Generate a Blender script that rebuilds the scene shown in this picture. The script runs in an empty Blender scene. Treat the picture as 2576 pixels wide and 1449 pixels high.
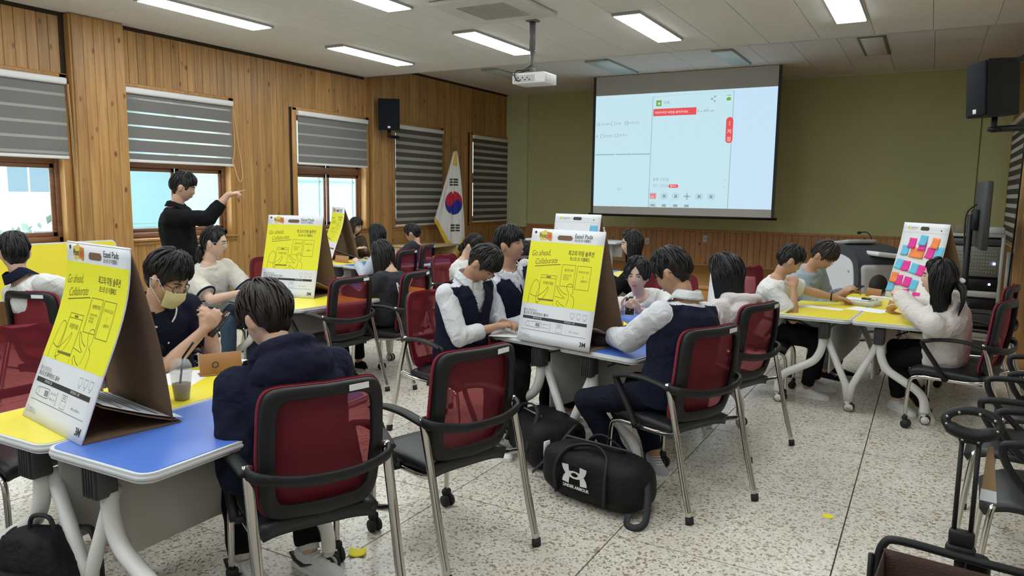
import bpy, bmesh, math, random
import numpy as np
from mathutils import Vector, Matrix, Euler, noise
V = Vector
SC = bpy.context.scene
COL = SC.collection
PI = math.pi
def rad(a): return math.radians(a)

# ------------------------------------------------------------------ camera, sky, exposure
cam_d = bpy.data.cameras.new('camera'); cam = bpy.data.objects.new('camera', cam_d); COL.objects.link(cam)
cam_d.sensor_width = 36; cam_d.lens = 36 * 1865 / 2576; cam_d.clip_start = .05; cam_d.clip_end = 300
def _cd(x, y): return V((x - 1288, -(y - 724.5), -1865)).normalized()
_Y = _cd(2346, 500); _X = -_cd(-2060, 442); _X = (_X - _Y * _X.dot(_Y)).normalized(); _Z = _X.cross(_Y)
cam.matrix_world = Matrix.Translation((0, 0, 1.65)) @ Matrix((_X, _Y, _Z)).to_4x4()
SC.camera = cam
SC.view_settings.view_transform = 'Standard'; SC.view_settings.look = 'None'
SC.view_settings.gamma = 1; SC.view_settings.use_curve_mapping = False
SC.view_settings.exposure = 0.0
LAMP = 21.0        # ceiling panel luminance
wd = bpy.data.worlds.new('world'); SC.world = wd; wd.use_nodes = True
_bg = wd.node_tree.nodes['Background']; _bg.inputs[0].default_value = (.93, .98, 1, 1); _bg.inputs[1].default_value = 8.0
SC.cycles.max_bounces = 7; SC.cycles.transparent_max_bounces = 8
try: SC.cycles.use_denoising = True
except Exception: pass
SC.cycles.sample_clamp_indirect = 6

# ------------------------------------------------------------------ materials
MATS = {}
def mat(name, col, rough=.6, metal=0, bump=0, bscale=40, var=0, emit=None, es=1, spec=None, rnd=0, coat=0, alpha=None, vscale=None):
    if name in MATS: return MATS[name]
    m = bpy.data.materials.new(name); m.use_nodes = True; nt = m.node_tree; N = nt.nodes; L = nt.links
    b = N['Principled BSDF']
    b.inputs['Base Color'].default_value = (*col, 1); b.inputs['Roughness'].default_value = rough; b.inputs['Metallic'].default_value = metal
    if spec is not None: b.inputs['Specular IOR Level'].default_value = spec
    if coat: b.inputs['Coat Weight'].default_value = coat; b.inputs['Coat Roughness'].default_value = .1
    if emit: b.inputs['Emission Color'].default_value = (*emit, 1); b.inputs['Emission Strength'].default_value = es
    src = None
    if bump or var:
        tc = N.new('ShaderNodeTexCoord'); no = N.new('ShaderNodeTexNoise'); no.inputs['Scale'].default_value = bscale; no.inputs['Detail'].default_value = 3
        L.new(tc.outputs['Object'], no.inputs['Vector'])
        if bump:
            bp = N.new('ShaderNodeBump'); bp.inputs['Strength'].default_value = bump; bp.inputs['Distance'].default_value = .01
            L.new(no.outputs['Fac'], bp.inputs['Height']); L.new(bp.outputs[0], b.inputs['Normal'])
        if var:
            n2 = no
            if vscale:
                n2 = N.new('ShaderNodeTexNoise'); n2.inputs['Scale'].default_value = vscale; L.new(tc.outputs['Object'], n2.inputs['Vector'])
            mx = N.new('ShaderNodeMix'); mx.data_type = 'RGBA'
            mx.inputs[6].default_value = (*[c * (1 - var) for c in col], 1); mx.inputs[7].default_value = (*[min(1, c * (1 + var)) for c in col], 1)
            L.new(n2.outputs['Fac'], mx.inputs[0]); L.new(mx.outputs[2], b.inputs['Base Color']); src = mx.outputs[2]
    if rnd:
        oi = N.new('ShaderNodeObjectInfo'); hs = N.new('ShaderNodeHueSaturation'); mr = N.new('ShaderNodeMapRange')
        mr.inputs[3].default_value = 1 - rnd; mr.inputs[4].default_value = 1 + rnd
        L.new(oi.outputs['Random'], mr.inputs[0]); L.new(mr.outputs[0], hs.inputs['Value'])
        if src: L.new(src, hs.inputs['Color'])
        else: hs.inputs['Color'].default_value = (*col, 1)
        L.new(hs.outputs[0], b.inputs['Base Color'])
    MATS[name] = m; return m

def wood(name, c1, c2, ck, rough=.45, axis='Z', knots=True, rnd=.16):
    if name in MATS: return MATS[name]
    m = bpy.data.materials.new(name); m.use_nodes = True; nt = m.node_tree; N = nt.nodes; L = nt.links; b = N['Principled BSDF']
    b.inputs['Roughness'].default_value = rough
    ge = N.new('ShaderNodeNewGeometry'); oi = N.new('ShaderNodeObjectInfo')
    ad = N.new('ShaderNodeVectorMath'); ad.operation = 'MULTIPLY_ADD'
    cx = N.new('ShaderNodeCombineXYZ'); L.new(oi.outputs['Random'], cx.inputs[2]); L.new(oi.outputs['Random'], cx.inputs[1])
    sc = N.new('ShaderNodeVectorMath'); sc.operation = 'SCALE'; sc.inputs[3].default_value = 7; L.new(cx.outputs[0], sc.inputs[0])
    va = N.new('ShaderNodeVectorMath'); va.operation = 'ADD'; L.new(ge.outputs['Position'], va.inputs[0]); L.new(sc.outputs[0], va.inputs[1])
    mp = N.new('ShaderNodeMapping'); mp.inputs['Scale'].default_value = {'Z': (26, 26, 1.6), 'X': (1.6, 26, 26), 'Y': (26, 1.6, 26)}[axis]
    L.new(va.outputs[0], mp.inputs[0])
    no = N.new('ShaderNodeTexNoise'); no.inputs['Scale'].default_value = 1; no.inputs['Detail'].default_value = 4; no.inputs['Distortion'].default_value = .6
    L.new(mp.outputs[0], no.inputs['Vector'])
    rp = N.new('ShaderNodeValToRGB'); rp.color_ramp.elements[0].position = .3; rp.color_ramp.elements[1].position = .7
    rp.color_ramp.elements[0].color = (*c1, 1); rp.color_ramp.elements[1].color = (*c2, 1); L.new(no.outputs['Fac'], rp.inputs[0])
    col = rp.outputs[0]
    if knots:
        mk = N.new('ShaderNodeMapping'); mk.inputs['Scale'].default_value = (7, 7, 3.4); L.new(va.outputs[0], mk.inputs[0])
        vo = N.new('ShaderNodeTexVoronoi'); vo.inputs['Scale'].default_value = 1; L.new(mk.outputs[0], vo.inputs['Vector'])
        r2 = N.new('ShaderNodeValToRGB'); r2.color_ramp.elements[0].position = .05; r2.color_ramp.elements[1].position = .16
        r2.color_ramp.elements[0].color = (1, 1, 1, 1); r2.color_ramp.elements[1].color = (0, 0, 0, 1); L.new(vo.outputs['Distance'], r2.inputs[0])
        mx = N.new('ShaderNodeMix'); mx.data_type = 'RGBA'; mx.inputs[7].default_value = (*ck, 1)
        L.new(r2.outputs[0], mx.inputs[0]); L.new(col, mx.inputs[6]); col = mx.outputs[2]
    hs = N.new('ShaderNodeHueSaturation'); mr = N.new('ShaderNodeMapRange'); mr.inputs[3].default_value = 1 - rnd; mr.inputs[4].default_value = 1 + rnd
    L.new(oi.outputs['Random'], mr.inputs[0]); L.new(mr.outputs[0], hs.inputs['Value']); L.new(col, hs.inputs['Color'])
    L.new(hs.outputs[0], b.inputs['Base Color'])
    MATS[name] = m; return m

def terrazzo():
    m = bpy.data.materials.new('terrazzo'); m.use_nodes = True; nt = m.node_tree; N = nt.nodes; L = nt.links; b = N['Principled BSDF']
    b.inputs['Roughness'].default_value = .28
    ge = N.new('ShaderNodeNewGeometry')
    def vor(s, lo, hi):
        v = N.new('ShaderNodeTexVoronoi'); v.inputs['Scale'].default_value = s; L.new(ge.outputs['Position'], v.inputs['Vector'])
        sp = N.new('ShaderNodeSeparateColor'); L.new(v.outputs['Color'], sp.inputs[0])
        r = N.new('ShaderNodeMapRange'); r.inputs[1].default_value = lo; r.inputs[2].default_value = hi; L.new(sp.outputs[0], r.inputs[0]); return r.outputs[0]
    def mix(a, bcol, f):
        x = N.new('ShaderNodeMix'); x.data_type = 'RGBA'
        if isinstance(a, tuple): x.inputs[6].default_value = (*a, 1)
        else: L.new(a, x.inputs[6])
        x.inputs[7].default_value = (*bcol, 1); L.new(f, x.inputs[0]); return x.outputs[2]
    c = mix((.74, .705, .62), (.60, .565, .48), vor(120, .45, .7))
    c = mix(c, (.30, .26, .21), vor(105, .85, .89))
    c = mix(c, (.33, .25, .18), vor(64, .90, .93))
    no = N.new('ShaderNodeTexNoise'); no.inputs['Scale'].default_value = .9; no.inputs['Detail'].default_value = 5; L.new(ge.outputs['Position'], no.inputs['Vector'])
    mr = N.new('ShaderNodeMapRange'); mr.inputs[1].default_value = .35; mr.inputs[2].default_value = .75; mr.inputs[3].default_value = 1.05; mr.inputs[4].default_value = .82; L.new(no.outputs['Fac'], mr.inputs[0])
    hs = N.new('ShaderNodeHueSaturation'); L.new(c, hs.inputs['Color']); L.new(mr.outputs[0], hs.inputs['Value']); L.new(hs.outputs[0], b.inputs['Base Color'])
    MATS['terrazzo'] = m; return m

def see_through(name, col, t, rough=.6, tint=(1, 1, 1), translucent=0):
    if name in MATS: return MATS[name]
    m = bpy.data.materials.new(name); m.use_nodes = True; nt = m.node_tree; N = nt.nodes; L = nt.links; b = N['Principled BSDF']
    b.inputs['Base Color'].default_value = (*col, 1); b.inputs['Roughness'].default_value = rough
    base = b.outputs[0]
    if translucent:
        tl = N.new('ShaderNodeBsdfTranslucent'); tl.inputs[0].default_value = (*col, 1); ms = N.new('ShaderNodeMixShader'); ms.inputs[0].default_value = translucent
        L.new(base, ms.inputs[1]); L.new(tl.outputs[0], ms.inputs[2]); base = ms.outputs[0]
    tr = N.new('ShaderNodeBsdfTransparent'); tr.inputs[0].default_value = (*tint, 1); mx = N.new('ShaderNodeMixShader'); mx.inputs[0].default_value = t
    L.new(base, mx.inputs[1]); L.new(tr.outputs[0], mx.inputs[2]); L.new(mx.outputs[0], N['Material Output'].inputs[0])
    MATS[name] = m; return m

def hairmat(name, col):
    m = mat(name, col, .42, spec=.35)
    nt = m.node_tree; N = nt.nodes; L = nt.links
    tc = N.new('ShaderNodeTexCoord'); mp = N.new('ShaderNodeMapping'); mp.inputs['Scale'].default_value = (260, 260, 28); L.new(tc.outputs['Object'], mp.inputs[0])
    no = N.new('ShaderNodeTexNoise'); no.inputs['Scale'].default_value = 1; L.new(mp.outputs[0], no.inputs['Vector'])
    bp = N.new('ShaderNodeBump'); bp.inputs['Strength'].default_value = .6; bp.inputs['Distance'].default_value = .004
    L.new(no.outputs['Fac'], bp.inputs['Height']); L.new(bp.outputs[0], N['Principled BSDF'].inputs['Normal']); return m

PINE = wood('knotty_pine', (.31, .155, .045), (.47, .262, .088), (.10, .035, .01))
PINE_LOW = wood('dark_pine', (.36, .17, .056), (.53, .265, .094), (.08, .03, .01), rnd=.1)
TRIM = wood('window_wood', (.15, .065, .03), (.24, .11, .055), (.1, .04, .02), axis='Y', knots=False, rnd=.03)
TRIMP = wood('pine_trim', (.36, .17, .05), (.50, .27, .09), (.1, .04, .02), knots=False, rnd=.05)
STAGE = wood('stage_wood', (.42, .19, .045), (.55, .28, .08), (.1, .04, .02), axis='X', knots=False, rnd=.05)
TERR = terrazzo()
WHITE = mat('white_plastic', (.72, .72, .71), .4)
PAPER = mat('paper', (.80, .81, .83), .8)
BLACKP = mat('black_plastic', (.009, .009, .010), .5, spec=.35, bump=.15, bscale=300)
DGREY = mat('dark_grey_plastic', (.055, .055, .058), .5)
CHROME = mat('chrome', (.62, .60, .57), .12, 1)
ALU = mat('brushed_steel', (.5, .5, .48), .3, 1)
VINYL = mat('black_vinyl', (.013, .014, .016), .42, spec=.4, bump=.1, bscale=220)
RUBBER = mat('rubber', (.012, .012, .013), .7)
REDMESH = see_through('red_mesh', (.17, .006, .018), .27, .7, (1, .35, .38))
REDFAB = mat('red_fabric', (.22, .012, .032), .8, bump=.3, bscale=500)
YEL = mat('yellow_laminate', (.84, .72, .05), .32, var=.03, bscale=3)
BLUE = mat('blue_laminate', (.085, .19, .60), .32, var=.03, bscale=3)
WLAM = mat('white_laminate', (.66, .68, .70), .35)
WPAINT = mat('white_paint', (.74, .73, .70), .35)
PANELG = mat('panel_grey', (.43, .42, .39), .55)
CARD = mat('cardboard', (.17, .10, .055), .85, var=.08, bscale=20)
KRAFT = mat('kraft_wood', (.36, .17, .06), .6, var=.1, bscale=30)
PADY = mat('pad_yellow', (.80, .78, .025), .65)
PADW = mat('pad_white', (.74, .76, .80), .6)
INK = mat('ink', (.03, .03, .025), .7)
INKO = mat('ink_olive', (.19, .17, .015), .7)
INKG = mat('ink_grey', (.25, .26, .27), .7)
SKIN = mat('skin', (.55, .345, .245), .5, var=.06, bscale=25, spec=.3)
SKIN2 = mat('skin_warm', (.46, .265, .165), .5, var=.06, bscale=25, spec=.3)
SKIN3 = mat('skin_pale', (.62, .42, .32), .5, var=.05, bscale=25, spec=.3)
LIPS = mat('lips', (.38, .165, .14), .45)
EYEW = mat('eye_white', (.6, .58, .55), .3)
EYED = mat('eye_dark', (.012, .008, .006), .15)
HAIR = hairmat('black_hair', (.010, .009, .009))
HAIRB = hairmat('brown_black_hair', (.020, .014, .011))
GREENW = mat('green_paint', (.52, .535, .27), .75, bump=.12, bscale=160, var=.04, vscale=2)
GRE2 = mat('green_paint_window_lit', (.58, .61, .35), .75, bump=.1, bscale=160)  # lit copy of the wall green: window light put into the colour
CEIL = mat('ceiling_board', (.74, .73, .70), .9, bump=.5, bscale=70, var=.08, rnd=.015)
CEILD = mat('ceiling_shadow_gap', (.05, .035, .02), .9)
GROUT = mat('floor_joint', (.10, .095, .085), .8)
LAMPM = mat('lamp_panel', (.9, .9, .9), .5, emit=(.94, 1, 1.02), es=LAMP)
GLASS = see_through('window_glass', (.8, .9, .9), .94, .03, (.93, 1, 1))
CLEAR = see_through('clear_plastic', (.8, .8, .8), .8, .06)
BLINDG = see_through('blind_grey', (.215, .207, .197), 0, .8, translucent=.2)
BLINDD = see_through('blind_dark', (.11, .098, .075), 0, .8, translucent=.12)
SHEER = see_through('blind_sheer', (.7, .71, .7), .6, .8, translucent=.6)
SHEERD = see_through('blind_sheer_dim', (.42, .41, .38), 0, .8, translucent=.3)
GRILL = mat('grille_grey', (.20, .20, .19), .7)
GREYM = mat('grey_metal', (.36, .36, .33), .45)
GREYL = mat('grey_light_plastic', (.50, .49, .47), .5)

# ------------------------------------------------------------------ mesh helper
class MB:
    def __init__(s): s.v = []; s.f = []; s.sm = []; s.mi = []
    def add(s, vs, fs, smooth=True, mi=0, M=None):
        o = len(s.v)
        if M is not None: vs = [M @ V(p) for p in vs]
        s.v.extend([tuple(p) for p in vs]); s.f.extend([tuple(i + o for i in f) for f in fs]); s.sm.extend([smooth] * len(fs)); s.mi.extend([mi] * len(fs)); return s
    def box(s, c, d, M=None, mi=0):
        x, y, z = c; a, b, e = d[0] / 2, d[1] / 2, d[2] / 2
        vs = [(x + i * a, y + j * b, z + k * e) for i in (-1, 1) for j in (-1, 1) for k in (-1, 1)]
        return s.add(vs, [(0, 1, 3, 2), (4, 6, 7, 5), (0, 4, 5, 1), (2, 3, 7, 6), (0, 2, 6, 4), (1, 5, 7, 3)], False, mi, M)
    def rbox(s, c, d, r=.01, seg=2, M=None, mi=0, smooth=True):
        bm = bmesh.new(); bmesh.ops.create_cube(bm, size=1)
        for v in bm.verts: v.co = V((v.co.x * d[0], v.co.y * d[1], v.co.z * d[2]))
        bmesh.ops.bevel(bm, geom=bm.edges[:], offset=min(r, min(d) * .49), segments=seg, affect='EDGES', profile=.5)
        bm.verts.index_update(); cc = V(c)
        s.add([v.co + cc for v in bm.verts], [[v.index for v in f.verts] for f in bm.faces], smooth, mi, M); bm.free(); return s
    def ring_tube(s, rings, closed=False, caps=True, smooth=True, mi=0, M=None):
        n = len(rings[0]); vs = [p for r in rings for p in r]; fs = []
        m = len(rings)
        for i in range(m if closed else m - 1):
            j = (i + 1) % m
            for k in range(n): l = (k + 1) % n; fs.append((i * n + k, i * n + l, j * n + l, j * n + k))
        if caps and not closed: fs.append(tuple(reversed(range(n)))); fs.append(tuple(range((m - 1) * n, m * n)))
        return s.add(vs, fs, smooth, mi, M)
    def tube(s, pts, r, n=8, closed=False, flat=(1, 1), up=None, mi=0, M=None, caps=True):
        pts = [V(p) for p in pts]; m = len(pts); rr = r if isinstance(r, (list, tuple)) else [r] * m
        T = []
        for i in range(m):
            a = pts[i - 1] if (i or closed) else pts[0]; b = pts[(i + 1) % m] if (i < m - 1 or closed) else pts[-1]
            T.append((b - a).normalized() if (b - a).length > 1e-9 else V((0, 0, 1)))
        u = V(up) if up else (V((0, 0, 1)) if abs(T[0].z) < .9 else V((1, 0, 0)))
        rings = []
        for i in range(m):
            t = T[i]; u = u - t * u.dot(t)
            if u.length < 1e-6: u = t.orthogonal()
            u.normalize(); w = t.cross(u)
            rings.append([pts[i] + (u * math.cos(2 * PI * k / n) * flat[0] + w * math.sin(2 * PI * k / n) * flat[1]) * rr[i] for k in range(n)])
        return s.ring_tube(rings, closed, caps, True, mi, M)
    def ell(s, c, r, R=None, nu=14, nv=9, mi=0):
        c = V(c); rings = []
        vs = [c + (R @ V((0, 0, r[2])) if R else V((0, 0, r[2])))]
        for j in range(1, nv):
            th = PI * j / nv
            for i in range(nu):
                p = V((r[0] * math.sin(th) * math.cos(2 * PI * i / nu), r[1] * math.sin(th) * math.sin(2 * PI * i / nu), r[2] * math.cos(th)))
                vs.append(c + (R @ p if R else p))
        vs.append(c - (R @ V((0, 0, r[2])) if R else V((0, 0, r[2]))))
        fs = [(0, 1 + i, 1 + (i + 1) % nu) for i in range(nu)]
        for j in range(nv - 2):
            for i in range(nu): k = (i + 1) % nu; a = 1 + j * nu; fs.append((a + i, a + nu + i, a + nu + k, a + k))
        a = 1 + (nv - 2) * nu; e = len(vs) - 1
        fs += [(a + i, e, a + (i + 1) % nu) for i in range(nu)]
        return s.add(vs, fs, True, mi)
    def caps(s, p0, r0, p1, r1, n=12):
        p0 = V(p0); p1 = V(p1)
        s.ell(p0, (r0,) * 3, None, n, 8); s.ell(p1, (r1,) * 3, None, n, 8); return s.tube([p0, p1], [r0, r1], n)
    def lathe(s, prof, n=20, c=(0, 0, 0), M=None, mi=0, smooth=True):
        c = V(c)
        return s.ring_tube([[c + V((r * math.cos(2 * PI * k / n), r * math.sin(2 * PI * k / n), z)) for k in range(n)] for r, z in prof], False, True, smooth, mi, M)
    def prism(s, poly, z0, z1, M=None, mi=0, smooth=False):
        n = len(poly); vs = [(x, y, z0) for x, y in poly] + [(x, y, z1) for x, y in poly]
        fs = [tuple(reversed(range(n))), tuple(range(n, 2 * n))] + [(i, (i + 1) % n, n + (i + 1) % n, n + i) for i in range(n)]
        return s.add(vs, fs, smooth, mi, M)
    def grid(s, fn, nu, nv, smooth=True, mi=0, M=None):
        vs = [fn(i / nu, j / nv) for j in range(nv + 1) for i in range(nu + 1)]; w = nu + 1
        return s.add(vs, [(j * w + i, j * w + i + 1, (j + 1) * w + i + 1, (j + 1) * w + i) for j in range(nv) for i in range(nu)], smooth, mi, M)
    def sheet(s, fn, th, nu, nv, mi=0, M=None):
        # a sheet with thickness th, fn(u, v) -> point; thickness goes against the normal
        P = [[V(fn(i / nu, j / nv)) for i in range(nu + 1)] for j in range(nv + 1)]
        top = []; bot = []
        for j in range(nv + 1):
            for i in range(nu + 1):
                a = P[j][min(i + 1, nu)] - P[j][max(i - 1, 0)]; b = P[min(j + 1, nv)][i] - P[max(j - 1, 0)][i]
                nrm = a.cross(b); nrm = nrm.normalized() if nrm.length > 1e-12 else V((0, 0, 1))
                top.append(P[j][i]); bot.append(P[j][i] - nrm * th)
        w = nu + 1; K = len(top); fs = []
        for j in range(nv):
            for i in range(nu):
                q = (j * w + i, j * w + i + 1, (j + 1) * w + i + 1, (j + 1) * w + i); fs.append(q); fs.append(tuple(K + x for x in reversed(q)))
        edge = [i for i in range(w)] + [j * w + nu for j in range(1, nv + 1)] + [nv * w + i for i in range(nu - 1, -1, -1)] + [j * w for j in range(nv - 1, 0, -1)]
        for a, b in zip(edge, edge[1:] + edge[:1]): fs.append((b, a, K + a, K + b))
        return s.add(top + bot, fs, True, mi, M)
    def mesh(s, name, mats):
        me = bpy.data.meshes.new(name); me.from_pydata(s.v, [], s.f)
        for m in (mats if isinstance(mats, (list, tuple)) else [mats]): me.materials.append(m)
        me.polygons.foreach_set('use_smooth', s.sm); me.polygons.foreach_set('material_index', s.mi); me.update(); return me
    def build(s, name, mats, parent=None, loc=None):
        o = bpy.data.objects.new(name, s.mesh(name, mats)); COL.objects.link(o); o.parent = parent
        if loc: o.location = loc
        return o
def rrect(w, h, r, n=5, cx=0, cy=0):
    out = []
    for sx, sy, a in ((1, 1, 0), (-1, 1, 90), (-1, -1, 180), (1, -1, 270)):
        for k in range(n + 1):
            t = rad(a + 90 * k / n); out.append((cx + sx * (w / 2 - r) + r * math.cos(t), cy + sy * (h / 2 - r) + r * math.sin(t)))
    return out
def smooth_path(pts, n=6):
    P = [V(p) for p in pts]; out = []
    for i in range(len(P) - 1):
        a = P[max(i - 1, 0)]; b = P[i]; c = P[i + 1]; d = P[min(i + 2, len(P) - 1)]
        for k in range(n):
            t = k / n; out.append(.5 * ((2 * b) + (c - a) * t + (2 * a - 5 * b + 4 * c - d) * t * t + (3 * b - a - 3 * c + d) * t ** 3))
    out.append(P[-1]); return out

# ------------------------------------------------------------------ scene-graph helpers
def tag(o, label=None, cat=None, group=None, kind=None):
    if label: o['label'] = label
    if cat: o['category'] = cat
    if group: o['group'] = group
    if kind: o['kind'] = kind
    return o
def thing(name, loc, label, cat, rz=0, group=None):
    o = bpy.data.objects.new(name, None); COL.objects.link(o); o.location = loc; o.rotation_euler = (0, 0, rz); o.empty_display_size = .1
    return tag(o, label, cat, group)
def struct(name, mb, m, parent=None):
    o = mb.build(name, m, parent)
    if parent is None: o['kind'] = 'structure'
    return o
def inst(me, name, parent, loc=(0, 0, 0), rz=0, sc=None):
    o = bpy.data.objects.new(name, me); COL.objects.link(o); o.parent = parent; o.location = loc; o.rotation_euler = (0, 0, rz)
    if sc: o.scale = sc
    return o
KIDS = {}
def copy_tree(o, parent=None):
    c = o.copy(); COL.objects.link(c); c.parent = parent
    for ch in list(o.children): copy_tree(ch, c)
    return c
def dup(o, loc, rz, label, group=None):
    c = copy_tree(o); c.location = loc; c.rotation_euler = (0, 0, rz); c['label'] = label
    if group: c['group'] = group
    return c
_tc = {}
def text2d(body, size, bold=0, align='LEFT', shear=0):
    key = (body, size, bold, align, shear)
    if key in _tc: return _tc[key]
    cu = bpy.data.curves.new('t', 'FONT'); cu.body = body; cu.size = size; cu.align_x = align; cu.offset = bold; cu.shear = shear; cu.resolution_u = 3
    ob = bpy.data.objects.new('t', cu); COL.objects.link(ob)
    dg = bpy.context.evaluated_depsgraph_get(); me = bpy.data.meshes.new_from_object(ob.evaluated_get(dg))
    r = ([tuple(v.co) for v in me.vertices], [tuple(p.vertices) for p in me.polygons])
    bpy.data.objects.remove(ob); bpy.data.meshes.remove(me); bpy.data.curves.remove(cu); _tc[key] = r; return r
def rib2d(pts, w, closed=False):
    P = [V((p[0], p[1])) for p in pts]; n = len(P); vs = []; fs = []
    for i in range(n):
        a = P[i - 1] if (i or closed) else P[0]; b = P[(i + 1) % n] if (i < n - 1 or closed) else P[-1]
        t = (b - a).normalized() if (b - a).length > 1e-9 else V((1, 0)); q = V((-t.y, t.x)) * w / 2
        vs += [tuple(P[i] + q), tuple(P[i] - q)]
    m = n if closed else n - 1
    for i in range(m): j = (i + 1) % n; fs.append((2 * i, 2 * i + 1, 2 * j + 1, 2 * j))
    return vs, fs
class Print:
    # flat print laid on a surface given by P(u, v, off)
    def __init__(s, P): s.P = P; s.mb = {}
    def put(s, vf, m, dx=0, dy=0, rot=0, off=.0009, sx=1):
        c, q = math.cos(rot), math.sin(rot); vs = [s.P(dx + sx * x * c - y * q, dy + sx * x * q + y * c, off) for x, y, *_ in vf[0]]
        s.mb.setdefault(m, MB()).add(vs, vf[1], False)
    def rect(s, u0, v0, u1, v1, m, off=.0006, nu=1, nv=1):
        s.mb.setdefault(m, MB()).grid(lambda a, b: s.P(u0 + (u1 - u0) * a, v0 + (v1 - v0) * b, off), nu, nv, False)
    def poly(s, pts, m, off=.0009): s.mb.setdefault(m, MB()).add([s.P(x, y, off) for x, y in pts], [tuple(range(len(pts)))], False)
    def line(s, pts, w, m, closed=False, off=.0009): s.put(rib2d(pts, w, closed), m, off=off)
    def text(s, t, size, u, v, m, align='LEFT', bold=0, rot=0, off=.001, shear=0, sx=1): s.put(text2d(t, size, bold, align, shear), m, u, v, rot, off, sx)
    def build(s, names, parent):
        for m, mb in s.mb.items(): mb.build(names.get(m.name, 'lettering'), m, parent)['kind'] = 'stuff'
rng = random.Random(7)

# ------------------------------------------------------------------ room
XL, XR, YB, YF, HN, HF, YS = -8.47, 1.06, -3.5, 14.83, 3.55, 3.83, 9.95
STY, STZ = 11.43, .263
WZ0, WZ1 = 1.03, 2.84
LW = [(3.15, 4.87), (5.56, 7.13), (8.31, 9.95), (10.69, 12.18), (13.27, 14.76)]
RW = (9.75, 14.3)

# floor
fl = MB(); fl.box((-3.7, 4, -.06), (9.7, 15.2, .1)); fl.box((-3.7, -1.1, -.025), (9.53, 4.8, .05))
floor = struct('floor', fl, GROUT)
floor.data.materials.append(TERR)
T = .965
def tile_mesh(w, d):
    m = MB(); m.box((0, 0, -.0125), (w, d, .025)); return m.mesh('floor_tile', TERR)
_tm = tile_mesh(T - .007, T - .007)
for i in range(-9, 3):
    for j in range(-2, 9):
        x0, x1 = -.27 + i * T, -.27 + (i + 1) * T; y0, y1 = 3.25 + j * T, 3.25 + (j + 1) * T
        x0, x1, y1 = max(x0, XL), min(x1, XR), min(y1, STY + .1)
        if x1 - x0 < .05 or y1 - y0 < .05: continue
        w, d = x1 - x0 - .007, y1 - y0 - .007
        me = _tm if abs(w - (T - .007)) < 1e-4 and abs(d - (T - .007)) < 1e-4 else tile_mesh(w, d)
        inst(me, 'floor_tile', floor, ((x0 + x1) / 2, (y0 + y1) / 2, 0))

# ceiling
ce = MB(); ce.box(((XL + XR) / 2, (YB + YS) / 2, HN + .045), (XR - XL + .1, YS - YB, .03)); ce.box(((XL + XR) / 2, YS - .012, (HN + HF) / 2 + .05), (XR - XL, .024, HF - HN + .1))
ce.box(((XL + XR) / 2, (YB + 3.9) / 2, HN + .015), (XR - XL, 3.9 - YB, .03)); ce.box(((XL + XR) / 2, (YS + YF) / 2, HF + .045), (XR - XL + .1, YF - YS + .1, .03))
ceiling = struct('ceiling', ce, CEIL)
def panel_mesh(w, d): m = MB(); m.rbox((0, 0, .015), (w, d, .03), .003, 1, smooth=False); return m.mesh('ceiling_panel', CEIL)
_pm = {}
def panels(y0, y1, z):
    nx = 16; w = (XR - XL) / nx; ny = round((y1 - y0) / 1.2); d = (y1 - y0) / ny
    me = panel_mesh(w - .004, d - .004)
    for i in range(nx):
        for j in range(ny): inst(me, 'ceiling_panel', ceiling, (XL + (i + .5) * w, y0 + (j + .5) * d, z))
panels(3.9, YS, HN); panels(YS, YF, HF)

# left wall
def plank_mesh(w, t=.02, c=.005, m=PINE):
    mb = MB(); mb.prism([(-w / 2, -.0), (w / 2, 0), (w / 2, t - c), (w / 2 - c, t), (-w / 2 + c, t), (-w / 2, t - c)], 0, 1); return mb.mesh('plank', m)
wl = MB()
edges = [YB] + [e for w in LW for e in w] + [YF + .2]
for a, b in zip(edges[::2], edges[1::2]): wl.box((XL - .11, (a + b) / 2, 2), (.18, b - a, 4.1))
for a, b in LW:
    wl.box((XL - .11, (a + b) / 2, WZ0 / 2 - .02), (.18, b - a, WZ0 + .02)); wl.box((XL - .11, (a + b) / 2, (WZ1 + 4.05) / 2), (.18, b - a, 4.05 - WZ1))
wall_l = struct('wall_left', wl, CEILD)
PW = .112; pmesh = plank_mesh(PW)
def lplank(y, z0, z1, x=XL): inst(pmesh, 'plank', wall_l, (x - .02, y, z0), -PI / 2, (1, 1, z1 - z0))
y = 1.6
while y < YF - .05:
    top = HN - .045 if y < YS else HF - .045
    inw = [w for w in LW if w[0] - .06 < y < w[1] + .06]
    inp = 4.93 < y < 5.56
    if not inp:
        if inw: lplank(y, .11, WZ0 - .06); lplank(y, WZ1 + .05, top)
        else: lplank(y, .11, top)
    y += PW + .003
pil = MB(); pil.box((XL + .05, 5.25, 1.775), (.1, .60, 3.55)); pilaster = pil.build('pilaster', PINE, wall_l)
for k in range(5): inst(plank_mesh(.119), 'plank', wall_l, (XL + .1, 4.95 + .0605 + k * .121, .11), -PI / 2, (1, 1, HN - .125))
inst(plank_mesh(.1), 'plank', wall_l, (XL + .05, 4.95, .11), PI, (1, 1, HN - .125)); 
sp = MB(); sp.box((XL + .03, 10.3, 1.9), (.06, .5, 3.76)); sp.build('pilaster', PINE, wall_l)
for k in range(4): inst(plank_mesh(.123), 'plank', wall_l, (XL + .06, 10.05 + .0625 + k * .125, .11), -PI / 2, (1, 1, HF - .16))
bb = MB(); bb.rbox((XL + .012, (YB + STY) / 2, .055), (.024, STY - YB, .11), .006, 1); struct('baseboard_left', bb, PINE_LOW)

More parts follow.
